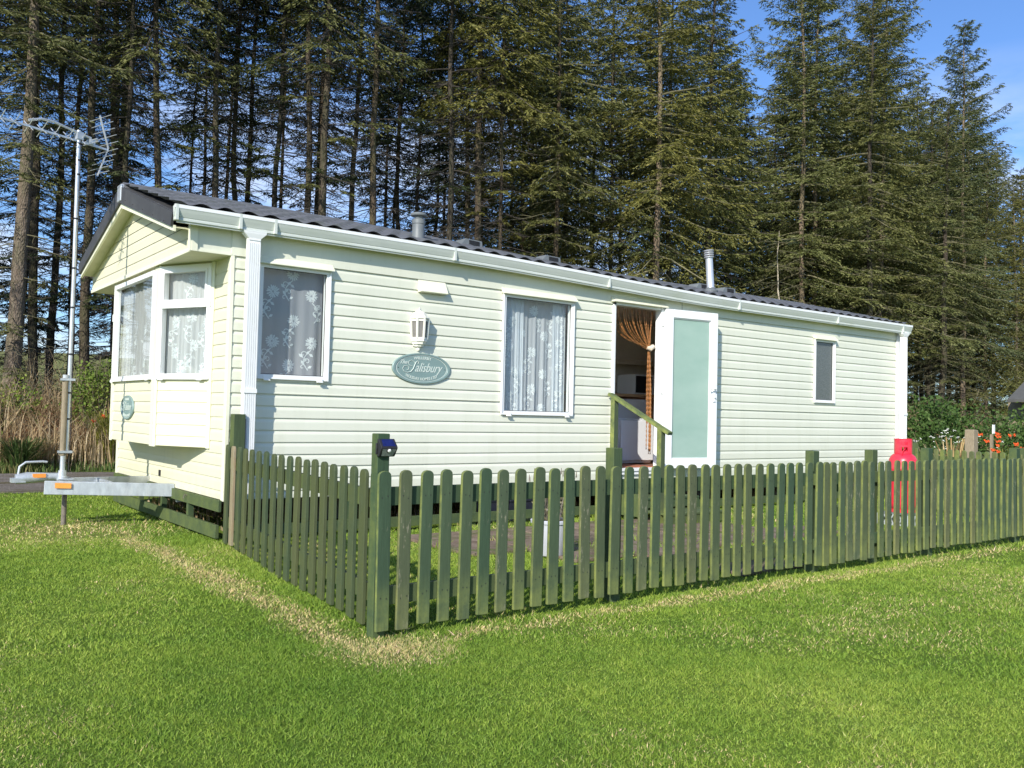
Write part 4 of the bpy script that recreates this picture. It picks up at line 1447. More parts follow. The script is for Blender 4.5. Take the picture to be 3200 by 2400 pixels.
for z in (.685, 1.375): b.box(MX - .075, MX + .045, MY - .045, MY + .02, z, z + .022)
b.tube([(MX - .035, MY - .012, 1.395), (MX - .035, MY - .012, 1.43)], .026, 12)
b.build_each('clamp', M['galv'], AE)
b = MB(); b.tube([(MX - .03, MY - .01, .44), (MX - .03, MY - .01, .70)], .024, 12)
b.lathe((MX - .03, MY - .01, .43), [(.045, 0), (.045, .03), (.036, .04), (.036, .09)], 14)
b.build('socket', M['galv'], AE, smooth=True)
b = MB(); b.tube([(MX + .0, MY + .0, 0), (MX - .0, MY, .42)], .0235, 12); b.build('prop_leg', M['rust'], AE, smooth=True)
bd = Vector((-.95, -.31, 0)).normalized(); pd = Vector((.31, -.95, 0)).normalized()   # boom and element directions
TOP = Vector((MX, MY, 3.765))
b = MB()
bo = TOP + Vector((0, 0, -.06))
b.beam(bo + bd * 1.05 + Vector((0, 0, .02)), bo - bd * .30 + Vector((0, 0, -.02)), .018, .018)
arm = [TOP - bd * .12 + Vector((0, 0, -.01)), TOP + bd * .02 + Vector((0, 0, .012)), TOP + bd * .25 + Vector((0, 0, .05)), TOP + bd * .36 + Vector((0, 0, .045)), TOP + bd * .48 + Vector((0, 0, .0))]
b.tube(arm, .012, 10)
b.build('boom', M['alu'], AE)
b = MB(); b.obox(TOP + Vector((0, 0, -.02)), bd * .03, pd * .03, Vector((0, 0, .035))); b.build('boom_clamp', M['galv'], AE)
b = MB()
for k in range(9):
    t_ = -.02 + .125 * k
    c = bo + bd * t_ + Vector((0, 0, .012))
    ln = .085 + (.01 if k % 2 else 0)
    # each director is a pair of bent rods in an X
    for sx in (-1, 1):
        b.tube([c - bd * .0, c + pd * sx * .03 + Vector((0, 0, .012)), c + pd * sx * ln + Vector((0, 0, .055))], .0042, 6)
        b.tube([c + Vector((0, 0, -.012)), c + pd * sx * .03 + Vector((0, 0, -.02)), c + pd * sx * ln + Vector((0, 0, -.060))], .0042, 6)
b.build_each('director', M['alu'], AE, per=4)
b = MB()
rc = bo - bd * .30
for sg in (1, -1):
    a0 = rc + Vector((0, 0, .0)); a1 = rc + bd * .10 + Vector((0, 0, sg * .30)) 
    b.beam(a0, a1, .022, .008)
    for k in range(5):
        q = a0.lerp(a1, (k + .6) / 5)
        b.tube([q - pd * .19, q + pd * .19], .0035, 6)
b.build('reflector', M['alu'], AE)
b = MB(); b.tube([bo - bd * .12 - pd * .13, bo - bd * .12 + pd * .13], .006, 8); b.tube([bo - bd * .12 - pd * .11 + Vector((0, 0, .03)), bo - bd * .12 + pd * .11 + Vector((0, 0, .03))], .006, 8)
b.obox(bo - bd * .12 + Vector((0, 0, .01)), bd * .025, pd * .035, Vector((0, 0, .025)))
b.build('dipole', M['alu'], AE)

# ------------------------------------------------------------------ picket fences
def picket_mesh(w, h, t, seed, name='picket', mat='fence'):
    rr = random.Random(seed)
    poly = []
    zsh = h - w * .42
    poly += [(-w / 2 + rr.uniform(-.001, .001), 0, rr.uniform(-.004, .004)), (w / 2, 0, rr.uniform(-.004, .006)), (w / 2 + rr.uniform(-.001, .001), 0, h * .5), (w / 2, 0, zsh)]
    for k in range(1, 8):
        a = math.pi * k / 8
        poly.append((w / 2 * math.cos(a), 0, zsh + w * .44 * math.sin(a) ** .8))
    poly += [(-w / 2, 0, zsh), (-w / 2 + rr.uniform(-.001, .001), 0, h * .5)]
    mb = MB(); mb.prism([(x, t / 2, z) for x, y, z in poly], (0, -t, 0))
    for zz in (h * .83, h * .20):
        for xx in (-w * .22 + rr.uniform(-.004, .004), w * .22 + rr.uniform(-.004, .004)):
            zc_ = zz + rr.uniform(-.012, .012)
            mb.add([(xx + .0042 * math.cos(k), -t / 2 - .0012, zc_ + .0042 * math.sin(k)) for k in (0, 1.05, 2.1, 3.14, 4.19, 5.24)], [(0, 1, 2, 3, 4, 5)])
            mb.mi[-1] = 1
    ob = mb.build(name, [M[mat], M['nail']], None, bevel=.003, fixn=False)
    COL.objects.unlink(ob)
    return ob


def fence(name, label, cat, org, ux, uy, picks, rails, posts, w, h, t, z0s, top=.845, group=None, face=.0, tilt_seed=1, rail_y=.035, mats=None, gate=False, base='fence'):
    """org: 2-D start, ux along, uy toward the viewer; picks: distances; rails: (s0,s1,z0,z1)"""
    F_ = empty(name, (org[0], org[1], 0), label, cat, group)
    rr = random.Random(tilt_seed)
    ux, uy = Vector((*ux, 0)), Vector((*uy, 0))
    ang = math.atan2(ux.y, ux.x)
    O = Vector((*org, 0))
    protos = {}
    for i, s in enumerate(picks):
        z0 = z0s(s) + rr.uniform(-.008, .008)
        hh = top - z0 + rr.uniform(-.006, .006)
        mt = base
        q = rr.random()
        if q < .3 and base == 'fence': mt = 'fence_old'
        if mats and i in mats: mt = mats[i]
        key = (round(hh / .03), mt, i % 3)
        if key not in protos: protos[key] = picket_mesh(w, round(hh / .03) * .03, t, hash(key) % 1000, mat=mt)
        ob = protos[key].copy(); COL.objects.link(ob)
        ob.scale = (1 + rr.uniform(-.05, .05), 1, hh / (round(hh / .03) * .03))
        ob.parent = F_
        p_ = ux * s + uy * (face + t / 2)
        ob.location = (p_.x, p_.y, z0)
        ob.rotation_euler = (rr.uniform(-.006, .006), rr.uniform(-.010, .010), ang)
    for (s0, s1, za, zb_) in rails:
        mb = MB()
        c = O + ux * (s0 + s1) / 2 + uy * (face - .0165 - .001); c.z = (za + zb_) / 2
        mb.obox(c, ux * (s1 - s0) / 2, uy * .0155, Vector((0, 0, (zb_ - za) / 2)))
        mb.build('rail', M['rail'], F_, bevel=.002)
    for (s, zt_, wd, back) in posts:
        mb = MB()
        c = O + ux * s + uy * (face - .034 - wd / 2 + back); c.z = zt_ / 2 - .05
        mb.obox(c, ux * wd / 2, uy * wd / 2, Vector((0, 0, zt_ / 2 + .05)))
        mb.build('post', M['rail'], F_, bevel=.004)
    return F_


FYY = -3.555
GP = 'green picket fence runs round the caravan plot'
zf0 = lambda s: .045
# front run left of the gate: starts at the corner
pk = [.117 + .1225 * k for k in range(0, 15)] + [1.117 + .735 + .118 * k for k in range(1, 17)]
pk = [.117, .242, .365, .494, .618, .742, .867, .994, 1.113, 1.237, 1.36, 1.484, 1.6, 1.725, 1.842, 1.956, 2.076, 2.193, 2.307, 2.426, 2.539, 2.654, 2.768, 2.881, 3.004, 3.127, 3.248, 3.361, 3.476, 3.597]
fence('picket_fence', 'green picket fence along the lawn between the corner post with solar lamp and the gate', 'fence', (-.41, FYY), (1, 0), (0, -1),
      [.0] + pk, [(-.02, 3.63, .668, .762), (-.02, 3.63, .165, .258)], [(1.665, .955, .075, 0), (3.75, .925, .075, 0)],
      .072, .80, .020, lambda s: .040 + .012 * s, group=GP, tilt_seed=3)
fence('picket_gate', 'narrow green picket gate in the front fence between two short posts', 'gate', (3.27, FYY), (1, 0), (0, -1),
      [.02, .115, .215, .325, .43, .53, .63, .735], [(0.0, .76, .668, .755), (0.0, .76, .18, .262)], [],
      .070, .80, .020, lambda s: .065, top=.843, group=None, tilt_seed=5, face=.012)
b = MB()
b.beam((3.30, FYY + .05, .22), (4.0, FYY + .05, .70), .02, .06)
gt = [o_ for o_ in COL.objects if o_.name.startswith('picket_gate')][0]
b.build('brace', M['rail'], gt)
pk2 = [.115 + .118 * k for k in range(0, 32)]
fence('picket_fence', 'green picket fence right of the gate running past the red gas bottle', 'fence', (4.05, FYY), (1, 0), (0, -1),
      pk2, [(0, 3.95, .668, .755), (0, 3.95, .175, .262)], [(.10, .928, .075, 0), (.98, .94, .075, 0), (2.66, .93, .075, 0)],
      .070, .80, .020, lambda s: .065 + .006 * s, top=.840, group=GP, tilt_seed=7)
# side run from the corner back to the caravan
sd = Vector((.02, 3.40, 0)) - Vector((-.41, 0, 0)); sx = Vector((.113, .994, 0)).normalized()
sp2 = [3.33, 3.123, 2.916, 2.729, 2.517, 2.317, 2.118, 1.929, 1.739, 1.558, 1.376, 1.197, 1.021, .846, .673, .511, .348, .181, .03]
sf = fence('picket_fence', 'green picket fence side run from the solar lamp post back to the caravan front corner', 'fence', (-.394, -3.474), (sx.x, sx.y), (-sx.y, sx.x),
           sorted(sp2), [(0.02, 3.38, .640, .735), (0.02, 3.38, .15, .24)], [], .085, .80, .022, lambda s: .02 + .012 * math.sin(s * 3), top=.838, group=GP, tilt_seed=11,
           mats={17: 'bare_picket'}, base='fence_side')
b = MB(); b.box(-.447, -.377, -3.542, -3.476, -.05, 1.035); b.build('post', M['rail'], sf, bevel=.004)
b = MB(); b.box(.012, .112, -.17, -.075, -.05, 1.10); b.build('post', M['rail'], sf, bevel=.004)
b = MB(); b.tube([(.122, -.13, 0), (.122, -.13, 1.06)], .012, 8); o = b.build('waste_pipe', simple('purple_pipe', (.06, .035, .09), .4), CV)
# return fence on the right behind the gas bottle
ra, rb2 = Vector((9.14, -1.02, 0)), Vector((8.15, -3.45, 0))
ud = (rb2 - ra); rl = ud.length; ud.normalize()
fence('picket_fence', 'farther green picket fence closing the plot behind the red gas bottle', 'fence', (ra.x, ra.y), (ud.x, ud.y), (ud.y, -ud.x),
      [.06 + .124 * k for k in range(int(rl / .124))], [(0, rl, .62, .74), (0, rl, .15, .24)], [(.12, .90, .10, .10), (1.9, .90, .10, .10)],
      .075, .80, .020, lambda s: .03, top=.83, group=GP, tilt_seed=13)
# solar lamp on the corner post
SLm = empty('solar_lamp', (-.405, -3.543, .962), 'black solar security lamp with motion sensor on the tall fence corner post', 'lamp')
cx = -.405; yb = -3.543; zc = .962
sx_ = .047
b = MB()
prof_ = [(yb, zc + .0461), (yb - .0115, zc + .0474), (yb - .0480, zc + .0077), (yb - .0480, zc - .0013), (yb - .0192, zc - .0422), (yb, zc - .0448)]
b.prism([(cx - sx_ * (1 if i_ in (0, 1, 4, 5) else 1.0), y, z) for i_, (y, z) in enumerate(prof_)], (2 * sx_, 0, 0))
b.prism([(cx - sx_ - .009, yb, zc + .0256), (cx - sx_ - .009, yb - .0077, zc + .0256), (cx - sx_ - .009, yb - .0128, zc), (cx - sx_ - .009, yb - .0077, zc - .0320), (cx - sx_ - .009, yb, zc - .0320)], (.009, 0, 0))
b.build('housing', M['black'], SLm, bevel=.003)
b = MB(); b.add([(cx - .0320, yb - .0157, zc + .0451), (cx + .0320, yb - .0157, zc + .0451), (cx + .0371, yb - .0467, zc + .0112), (cx - .0371, yb - .0467, zc + .0112)], [(0, 1, 2, 3)])
b.build('solar_panel', simple('solar_cells', (.012, .018, .10), .15, var=.3, scale=60), SLm)
b = MB(); b.add([(cx - .0397, yb - .0483, zc - .0038), (cx + .0397, yb - .0483, zc - .0038), (cx + .0320, yb - .0214, zc - .0400), (cx - .0320, yb - .0214, zc - .0400)], [(0, 1, 2, 3)])
b.build('lens_panel', simple('lamp_lens', (.30, .31, .30), .2, var=.3, scale=90), SLm)
b = MB(); nv_ = Vector((0, -.8, -.6)); b.lathe(Vector((cx, yb - .0429, zc - .0090)), [(.015, 0), (.015, .004)], 16, nv_); b.build('sensor_ring', M['black'], SLm)
b = MB(); b.lathe(Vector((cx, yb - .0429, zc - .0090)) + nv_ * .004, [(.010, 0), (.009, .005), (.004, .008)], 16, nv_); b.build('sensor', M['white'], SLm, smooth=True)

# ------------------------------------------------------------------ steps with handrail
ST = empty('wooden_steps', (4.9, -.5, 0), 'green wooden steps with a sloping handrail up to the open caravan door', 'steps')
for (xa, xb, ya, yb_, zt_) in ((4.50, 5.36, -.30, -.06, .42), (4.50, 5.34, -.62, -.26, .265), (4.42, 5.34, -1.02, -.60, .135)):
    b = MB()
    nb = 3; dy = (yb_ - ya) / nb
    for k in range(nb): b.box(xa, xb, ya + k * dy + .003, ya + (k + 1) * dy - .003, zt_ - .022, zt_)
    b.build('tread', M['rail'], ST, bevel=.002)
    b = MB(); b.box(xa + .01, xb - .01, ya + .012, ya + .032, max(.0, zt_ - .11), zt_ - .023); b.build('riser', M['rail'], ST)
b = MB(); b.box(4.45, 4.49, -.62, -.02, .05, .30); b.box(5.30, 5.335, -.62, -.02, .05, .24); b.build_each('stringer', M['rail'], ST)
b = MB(); b.box(4.42, 4.485, -.14, -.075, 0, 1.375); b.build('handrail_post', M['fence'], ST, bevel=.003)
b = MB(); b.box(4.42, 4.485, -.875, -.81, 0, 1.045); b.build('handrail_post', M['fence'], ST, bevel=.003)
b = MB(); b.beam((4.452, -.03, 1.415), (4.452, -.975, .985), .07, .035); b.build('handrail', M['fence'], ST, bevel=.003)

# ------------------------------------------------------------------ plant pot
PT = empty('plant_pot', (2.02, -1.95, 0), 'pale grey pot of faded lavender standing on the patio behind the pickets', 'plant pot')
px, py = 2.02, -1.95
b = MB(); b.lathe((px, py, .02), [(.118, 0), (.126, .01), (.148, .22), (.155, .255), (.166, .259), (.168, .280), (.160, .287), (.150, .280), (.147, .258)], 28, cap=False)
b.add([(px + .105 * math.cos(6.2832 * k / 28), py + .105 * math.sin(6.2832 * k / 28), .02) for k in range(28)], [tuple(range(28))])
b.build('pot', M['pot'], PT, smooth=True)
b = MB(); b.lathe((px, py, .272), [(.148, 0), (.01, .012)], 20); b.build('soil', M['soil'], PT)
b = MB()
rr = random.Random(8)
for i in range(90):
    a = rr.uniform(0, 6.28); r_ = rr.uniform(0, .10); l_ = rr.uniform(.10, .44)
    sx1, sy1 = px + r_ * math.cos(a), py + r_ * math.sin(a)
    ex, ey = sx1 + math.cos(a) * l_ * rr.uniform(.1, .42), sy1 + math.sin(a) * l_ * rr.uniform(.1, .42)
    b.tube([(sx1, sy1, .26), ((sx1 * .4 + ex * .6), (sy1 * .4 + ey * .6), .26 + l_ * .6), (ex, ey, .26 + l_)], [.0028, .0022, .0015], 3, False)
    if l_ > .3: b.tube([(ex, ey, .26 + l_ - .02), (ex, ey, .26 + l_ + .03)], [.006, .003], 5)
    for q in range(3):
        t_ = rr.uniform(.1, .6); bx_, by_, bz_ = sx1 + (ex - sx1) * t_, sy1 + (ey - sy1) * t_, .26 + l_ * t_ * .8
        aa = rr.uniform(0, 6.28)
        b.add([(bx_, by_, bz_), (bx_ + .03 * math.cos(aa), by_ + .03 * math.sin(aa), bz_ + .03), (bx_ + .012 * math.cos(aa + .6), by_ + .012 * math.sin(aa + .6), bz_ + .03)], [(0, 1, 2)])
me_ = b.build('lavender', M['lavender'], PT, fixn=False)
at = me_.data.attributes.new('rnd', 'FLOAT', 'FACE'); at.data.foreach_set('value', rng.random(len(me_.data.polygons)).astype(np.float32))

# ------------------------------------------------------------------ gas bottle on crate
gx, gy = 7.10, -2.10
CR = empty('plastic_crate', (gx + .03, gy, 0), 'grey lattice sided plastic crate under the red gas bottle', 'crate')
b = MB()
b.box(gx - .20, gx + .26, gy - .19, gy + .19, .128, .142)
b.build('top', M['crate'], CR, bevel=.004)
b = MB()
for (p0_, p1_, nrm_) in (((gx - .19, gy - .18), (gx + .25, gy - .18), (0, -1)), ((gx - .19, gy + .18), (gx - .19, gy - .18), (-1, 0)), ((gx + .25, gy - .18), (gx + .25, gy + .18), (1, 0)), ((gx + .25, gy + .18), (gx - .19, gy + .18), (0, 1))):
    A_, B_ = Vector((*p0_, 0)), Vector((*p1_, 0)); n_ = 6
    for k in range(n_):
        a_, c_ = A_.lerp(B_, k / n_), A_.lerp(B_, (k + 1) / n_)
        b.beam((a_.x, a_.y, .01), (c_.x, c_.y, .13), .012, .012); b.beam((c_.x, c_.y, .01), (a_.x, a_.y, .13), .010, .010)
    b.beam((A_.x, A_.y, .012), (B_.x, B_.y, .012), .016, .022)
    b.beam((A_.x, A_.y, 0), (A_.x, A_.y, .128), .03, .03)
b.build('lattice_side', simple('pale_crate_lattice', (.42, .44, .45), .5), CR)
GB = empty('gas_bottle', (gx, gy, .142), 'red propane gas bottle standing upright on a crate beyond the fence', 'gas bottle')
b = MB(); z0 = .145
b.lathe((gx, gy, z0), [(.135, 0), (.135, .03), (.120, .032), (.135, .05), (.153, .075), (.157, .10), (.157, .48), (.1595, .485), (.1595, .50), (.157, .505), (.156, .56), (.148, .60), (.130, .635), (.10, .66), (.06, .675), (.02, .68)], 36)
b.build('cylinder', M['red'], GB, smooth=True)
# shroud: partial ring with hand hole
b = MB()
n_ = 36
seg = [k for k in range(n_) if not (23 <= k <= 26)]
ro, ri = .096, .091
za, zb_ = z0 + .665, z0 + .83
for k in range(n_):
    a0, a1 = 6.2832 * k / n_, 6.2832 * (k + 1) / n_
    spans = [(za, zb_)]
    if k in (20, 21, 22, 23): spans = [(za, za + .03), (za + .075, za + .10), (za + .135, zb_)]
    for (s0, s1) in spans:
        pts = [(gx + r_ * math.cos(a), gy + r_ * math.sin(a), z) for r_ in (ri, ro) for a in (a0, a1) for z in (s0, s1)]
        b.add(pts, [(0, 2, 3, 1), (4, 5, 7, 6), (1, 3, 7, 5), (0, 4, 6, 2)])
b.tube([(gx + .0945 * math.cos(6.2832 * k / 24), gy + .0945 * math.sin(6.2832 * k / 24), zb_) for k in range(25)], .005, 6)
b.build('shroud', M['red'], GB)
b = MB(); b.lathe((gx, gy, z0 + .675), [(.025, 0), (.025, .03), (.015, .035), (.015, .07), (.02, .075), (.02, .09)], 12); b.build('valve', simple('brass', (.55, .40, .16), .35, 1.0), GB, smooth=True)
b = MB(); b.tube([(gx - .11, gy - .05, z0 + .648), (gx - .12, gy - .07, z0 + .70), (gx - .09, gy - .075, z0 + .725)], .006, 6); b.build('hose', M['red'], GB)
b = MB()
vsT, fsT = text_mesh('PROPANE', .062, bold=.001)
out = []
for v in vsT:       # letters wrapped up the cylinder
    ang_ = -1.12 + v.y / .16
    out.append((gx + (.1585 + v.z) * math.cos(ang_), gy + (.1585 + v.z) * math.sin(ang_), z0 + .30 - v.x))
b.add(out, fsT); b.build('lettering', M['white'], GB, fixn=False)

# ------------------------------------------------------------------ posts, sign, shed on the right
b = MB(); b.beam((9.98, -1.47, 0), (10.04, -1.45, 1.09), .13, .13, (0, 1, 0))
o = b.build('timber_post', M['wetpost'], None, off=(9.98, -1.47, 0), bevel=.01); tag(o, 'weathered thick timber post leaning in the flower bed behind the far fence', 'post')
WM = empty('marker_post', (11.78, -.92, 0), 'white plastic marker on a short stake above the orange flowers', 'marker')
b = MB(); b.box(11.765, 11.80, -.94, -.90, 0, 1.02); b.build('stake', M['wetpost'], WM)
b = MB(); b.box(11.75, 11.82, -.955, -.94, 1.03, 1.17); b.build('plate', M['white'], WM, bevel=.003)
SH = empty('shed', (20.4, .6, 0), 'low timber shed at the right edge showing only its sloping pale roof edge', 'shed')
b = MB(); b.box(18.9, 21.4, -.6, 2.0, 0, 1.70); b.build('wall', M['wetpost'], SH)
b = MB()
b.add([(18.3, 1.75, 1.70), (20.3, 1.75, 2.75), (20.3, -.9, 2.75), (18.3, -.9, 1.70), (18.3, 1.75, 1.76), (20.3, 1.75, 2.81), (20.3, -.9, 2.81), (18.3, -.9, 1.76)], [(0, 1, 2, 3), (4, 7, 6, 5), (0, 4, 5, 1), (1, 5, 6, 2), (2, 6, 7, 3), (3, 7, 4, 0)])
b.add([(22.3, 1.75, 1.70), (20.3, 1.75, 2.75), (20.3, -.9, 2.75), (22.3, -.9, 1.70), (22.3, 1.75, 1.76), (20.3, 1.75, 2.81), (20.3, -.9, 2.81), (22.3, -.9, 1.76)], [(0, 1, 2, 3), (4, 7, 6, 5), (0, 4, 5, 1), (1, 5, 6, 2), (2, 6, 7, 3), (3, 7, 4, 0)])
b.build('roof', simple('felt_roof', (.09, .09, .085), .9), SH)
b = MB()
for x_a, x_b in ((18.3, 20.3), (22.3, 20.3)):
    b.beam((x_a, -.92, 1.735), (x_b, -.92, 2.785), .04, .10); b.beam((x_a + (.0), -.94, 1.70), (x_b, -.94, 2.70), .02, .05)
b.build('barge_board', simple('pale_timber', (.42, .38, .30), .7), SH)

# ------------------------------------------------------------------ plants
def leaf_cloud(centres, radii, n_, size, seed, zmin=.03):
    """scattered leaf-size diamonds through ellipsoid lobes: returns V,F,rnd"""
    r_ = np.random.default_rng(seed)
    C_ = np.array(centres, float); Rd = np.array(radii, float)
    vol = Rd.prod(1); idx = r_.choice(len(C_), n_, p=vol / vol.sum())
    d = r_.normal(size=(n_, 3)); d /= np.linalg.norm(d, axis=1)[:, None]
    rad = r_.random(n_) ** .42
    lump = .80 + .28 * np.sin(d[:, 0] * 7 + idx) * np.sin(d[:, 2] * 6 + idx * 2) + .12 * r_.random(n_)
    P = C_[idx] + d * Rd[idx] * (rad * lump)[:, None]
    P[:, 2] = np.maximum(P[:, 2], zmin)
    a = r_.normal(size=(n_, 3)); a[:, 2] -= .3; a /= np.linalg.norm(a, axis=1)[:, None]
    nr = d + .8 * r_.normal(size=(n_, 3)); s_ = np.cross(a, nr); s_ /= np.linalg.norm(s_, axis=1)[:, None] + 1e-9
    sz = size * r_.uniform(.6, 1.3, n_)
    V = np.stack([P, P + a * (sz * .5)[:, None] + s_ * (sz * .28)[:, None], P + a * sz[:, None], P + a * (sz * .5)[:, None] - s_ * (sz * .28)[:, None]], 1).reshape(-1, 3)
    F = np.arange(4 * n_).reshape(-1, 4)
    clump = .5 + .5 * np.sin(P[:, 0] * 5 + 1.3 * seed) * np.sin(P[:, 1] * 4 + seed) * np.sin(P[:, 2] * 6)
    return V, F, np.clip(.55 * clump + .45 * r_.random(n_), 0, 1)


def shrub(name, loc, lobes, n_, size, mat, label, cat, seed, group=None, stems=12, stem_mat='twig'):
    o_ = empty(name, loc, label, cat, group)
    L3 = Vector(loc)
    V, F, rn = leaf_cloud([c for c, r_ in lobes], [r_ for c, r_ in lobes], n_, size, seed)
    me_ = np_mesh('foliage', V, F, M[mat], cols=rn)
    f_ = bpy.data.objects.new('foliage', me_); COL.objects.link(f_); f_.parent = o_
    rr = random.Random(seed)
    mb = MB()
    for k in range(stems):
        c, r_ = lobes[rr.randrange(len(lobes))]
        e = (c[0] + rr.uniform(-.6, .6) * r_[0], c[1] + rr.uniform(-.6, .6) * r_[1], c[2] + rr.uniform(.2, 1.05) * r_[2])
        s_ = (c[0] * .4 + rr.uniform(-.15, .15), c[1] * .4 + rr.uniform(-.15, .15), 0)
        m_ = tuple((a + b_) / 2 + rr.uniform(-.1, .1) for a, b_ in zip(s_, e))
        mb.tube([s_, m_, e], [.018, .011, .004], 4, False)
    st = mb.build('stems', M[stem_mat], None, fixn=False); st.parent = o_
    return o_


shrub('shrub', (13.9, 1.3, 0), [((0, 0, .9), (1.0, .9, .85)), ((.9, -.3, .85), (.9, .8, .8)), ((-.7, -.1, .55), (.8, .7, .55)), ((2.0, -.8, .75), (1.0, .8, .75)), ((.4, 0, 1.35), (.6, .6, .45))], 12000, .075, 'leaf_green',
      'broad bright green leafy shrub behind the red gas bottle garden bed', 'shrub', 3)
shrub('shrub', (17.4, .4, 0), [((0, 0, .9), (1.2, 1.0, .9)), ((1.0, -.8, .7), (.9, .8, .7))], 7000, .085, 'leaf_green',
      'green shrub below the shed roof edge at the right', 'shrub', 4)
shrub('shrub', (15.2, 4.2, 0), [((0, 0, 1.2), (.9, .8, 1.2)), ((1.0, .4, 1.5), (.7, .7, 1.3)), ((-.8, .2, .8), (.7, .7, .8))], 5500, .07, 'leaf_bright',
      'taller loose pale leaved bush rising behind the green shrub', 'shrub', 5, stems=26)
shrub('shrub', (13.2, 4.0, 0), [((0, 0, .7), (.7, .6, .7)), ((.5, .1, 1.1), (.5, .5, .7))], 3000, .06, 'bracken',
      'brownish autumn bush close beside the far caravan corner', 'shrub', 6, stems=20)
shrub('flower_clump', (12.2, .1, 0), [((0, 0, .45), (.55, .5, .5)), ((.6, .1, .35), (.5, .5, .4)), ((-.1, .5, .55), (.4, .4, .5))], 4200, .05, 'leaf_green',
      'low green bed plants with small white flowers beside the caravan corner', 'flowers', 7, stems=20, stem_mat='twig_pale')
b = MB(); rr = random.Random(12)
fcl = [o_ for o_ in COL.objects if o_.name.startswith('flower_clump')][0]
for k in range(46):
    c = (12.2 + rr.uniform(-.7, .9), .1 + rr.uniform(-.6, .3), rr.uniform(.72, 1.08))
    for q in range(6):
        b.lathe((c[0] + rr.uniform(-.025, .025), c[1] + rr.uniform(-.025, .025), c[2] + rr.uniform(-.012, .012)), [(.009, 0), (.004, .006)], 5)
b.build('flower_head', M['binflower'], fcl)


def sword_clump(name, loc, n_, h, spread, mat, label, cat, seed, fmat=None, nf=0, fh=1.0, group=None):
    o_ = empty(name, loc, label, cat, group)
    r_ = np.random.default_rng(seed)
    a = r_.uniform(0, 6.283, n_); r0 = r_.random(n_) * spread * .35
    P0 = np.stack([r0 * np.cos(a), r0 * np.sin(a), np.zeros(n_)], 1)
    hh = h * r_.uniform(.55, 1.05, n_); out = spread * r_.uniform(.2, 1.0, n_)
    w = .022 * r_.uniform(.6, 1.1, n_)
    dirv = np.stack([np.cos(a), np.sin(a), np.zeros(n_)], 1); sd_ = np.stack([-np.sin(a), np.cos(a), np.zeros(n_)], 1)
    pts = []
    for (t_, zf_, wf) in ((0, 0, .6), (.35, .62, 1), (.7, .95, .8), (1.0, .93, .08)):
        c = P0 + dirv * (out * t_ ** 1.6)[:, None]; c[:, 2] = hh * zf_
        pts.append(c - sd_ * (w * wf / 2)[:, None]); pts.append(c + sd_ * (w * wf / 2)[:, None])
    V = np.stack(pts, 1).reshape(-1, 3)
    base = (np.arange(n_) * 8)[:, None]
    F = np.concatenate([base + np.array([[2 * k, 2 * k + 1, 2 * k + 3, 2 * k + 2]]) for k in range(3)])
    rn = np.tile(r_.random(n_), 3)
    me_ = np_mesh('leaves', V, F, M[mat], cols=rn)
    f_ = bpy.data.objects.new('leaves', me_); COL.objects.link(f_); f_.parent = o_
    if fmat:
        rr = random.Random(seed)
        for k in range(nf):
            mb = MB()
            a1 = rr.uniform(0, 6.28); rd = rr.uniform(.1, spread * 1.1)
            hx = fh * rr.uniform(.75, 1.05)
            tip = Vector((rd * math.cos(a1), rd * math.sin(a1), hx)); ar = Vector((math.cos(a1), math.sin(a1), .15)).normalized()
            for q in range(9):
                c = tip + ar * (q * .009) + Vector((0, 0, .012 * math.sin(q)))
                for s2 in (-1, 1):
                    e_ = c + Vector((rr.uniform(-.02, .02), rr.uniform(-.02, .02), .03)) 
                    mb.add([c, c + Vector((.012 * s2, .012, .01)), e_, c + Vector((-.01, .012 * s2, .014))], [(0, 1, 2, 3)])
            fl_ = mb.build('flower_spray', M[fmat], None, fixn=False); fl_.parent = o_
    return o_


sword_clump('crocosmia', (11.15, -1.62, 0), 420, .85, .55, 'leaf_yellow', 'clump of orange crocosmia flowers over yellow green leaves by the right edge', 'flowers', 5, 'fl_orange', 30, 1.0, 'orange crocosmia clumps')
sword_clump('crocosmia', (12.3, -1.9, 0), 320, .85, .75, 'leaf_yellow', 'second orange crocosmia clump farther right at the photo edge', 'flowers', 6, 'fl_orange', 34, 1.0, 'orange crocosmia clumps')
sword_clump('crocosmia', (1.30, 9.75, 0), 380, 1.05, .62, 'leaf_yellow', 'bright yellow green crocosmia clump between aerial mast and bay front', 'flowers', 7, 'fl_orange', 9, 1.0, 'orange crocosmia clumps')
sword_clump('rush_tuft', (-.2, 9.3, 0), 300, .6, .7, 'verge_grass', 'arching green rush tuft at the path edge left of the mast', 'grass tuft', 8)
sword_clump('dock_plant', (10.4, -1.0, 0), 70, 1.0, .5, 'dead_grass', 'dry pale stalks leaning around the timber post', 'plant', 9)


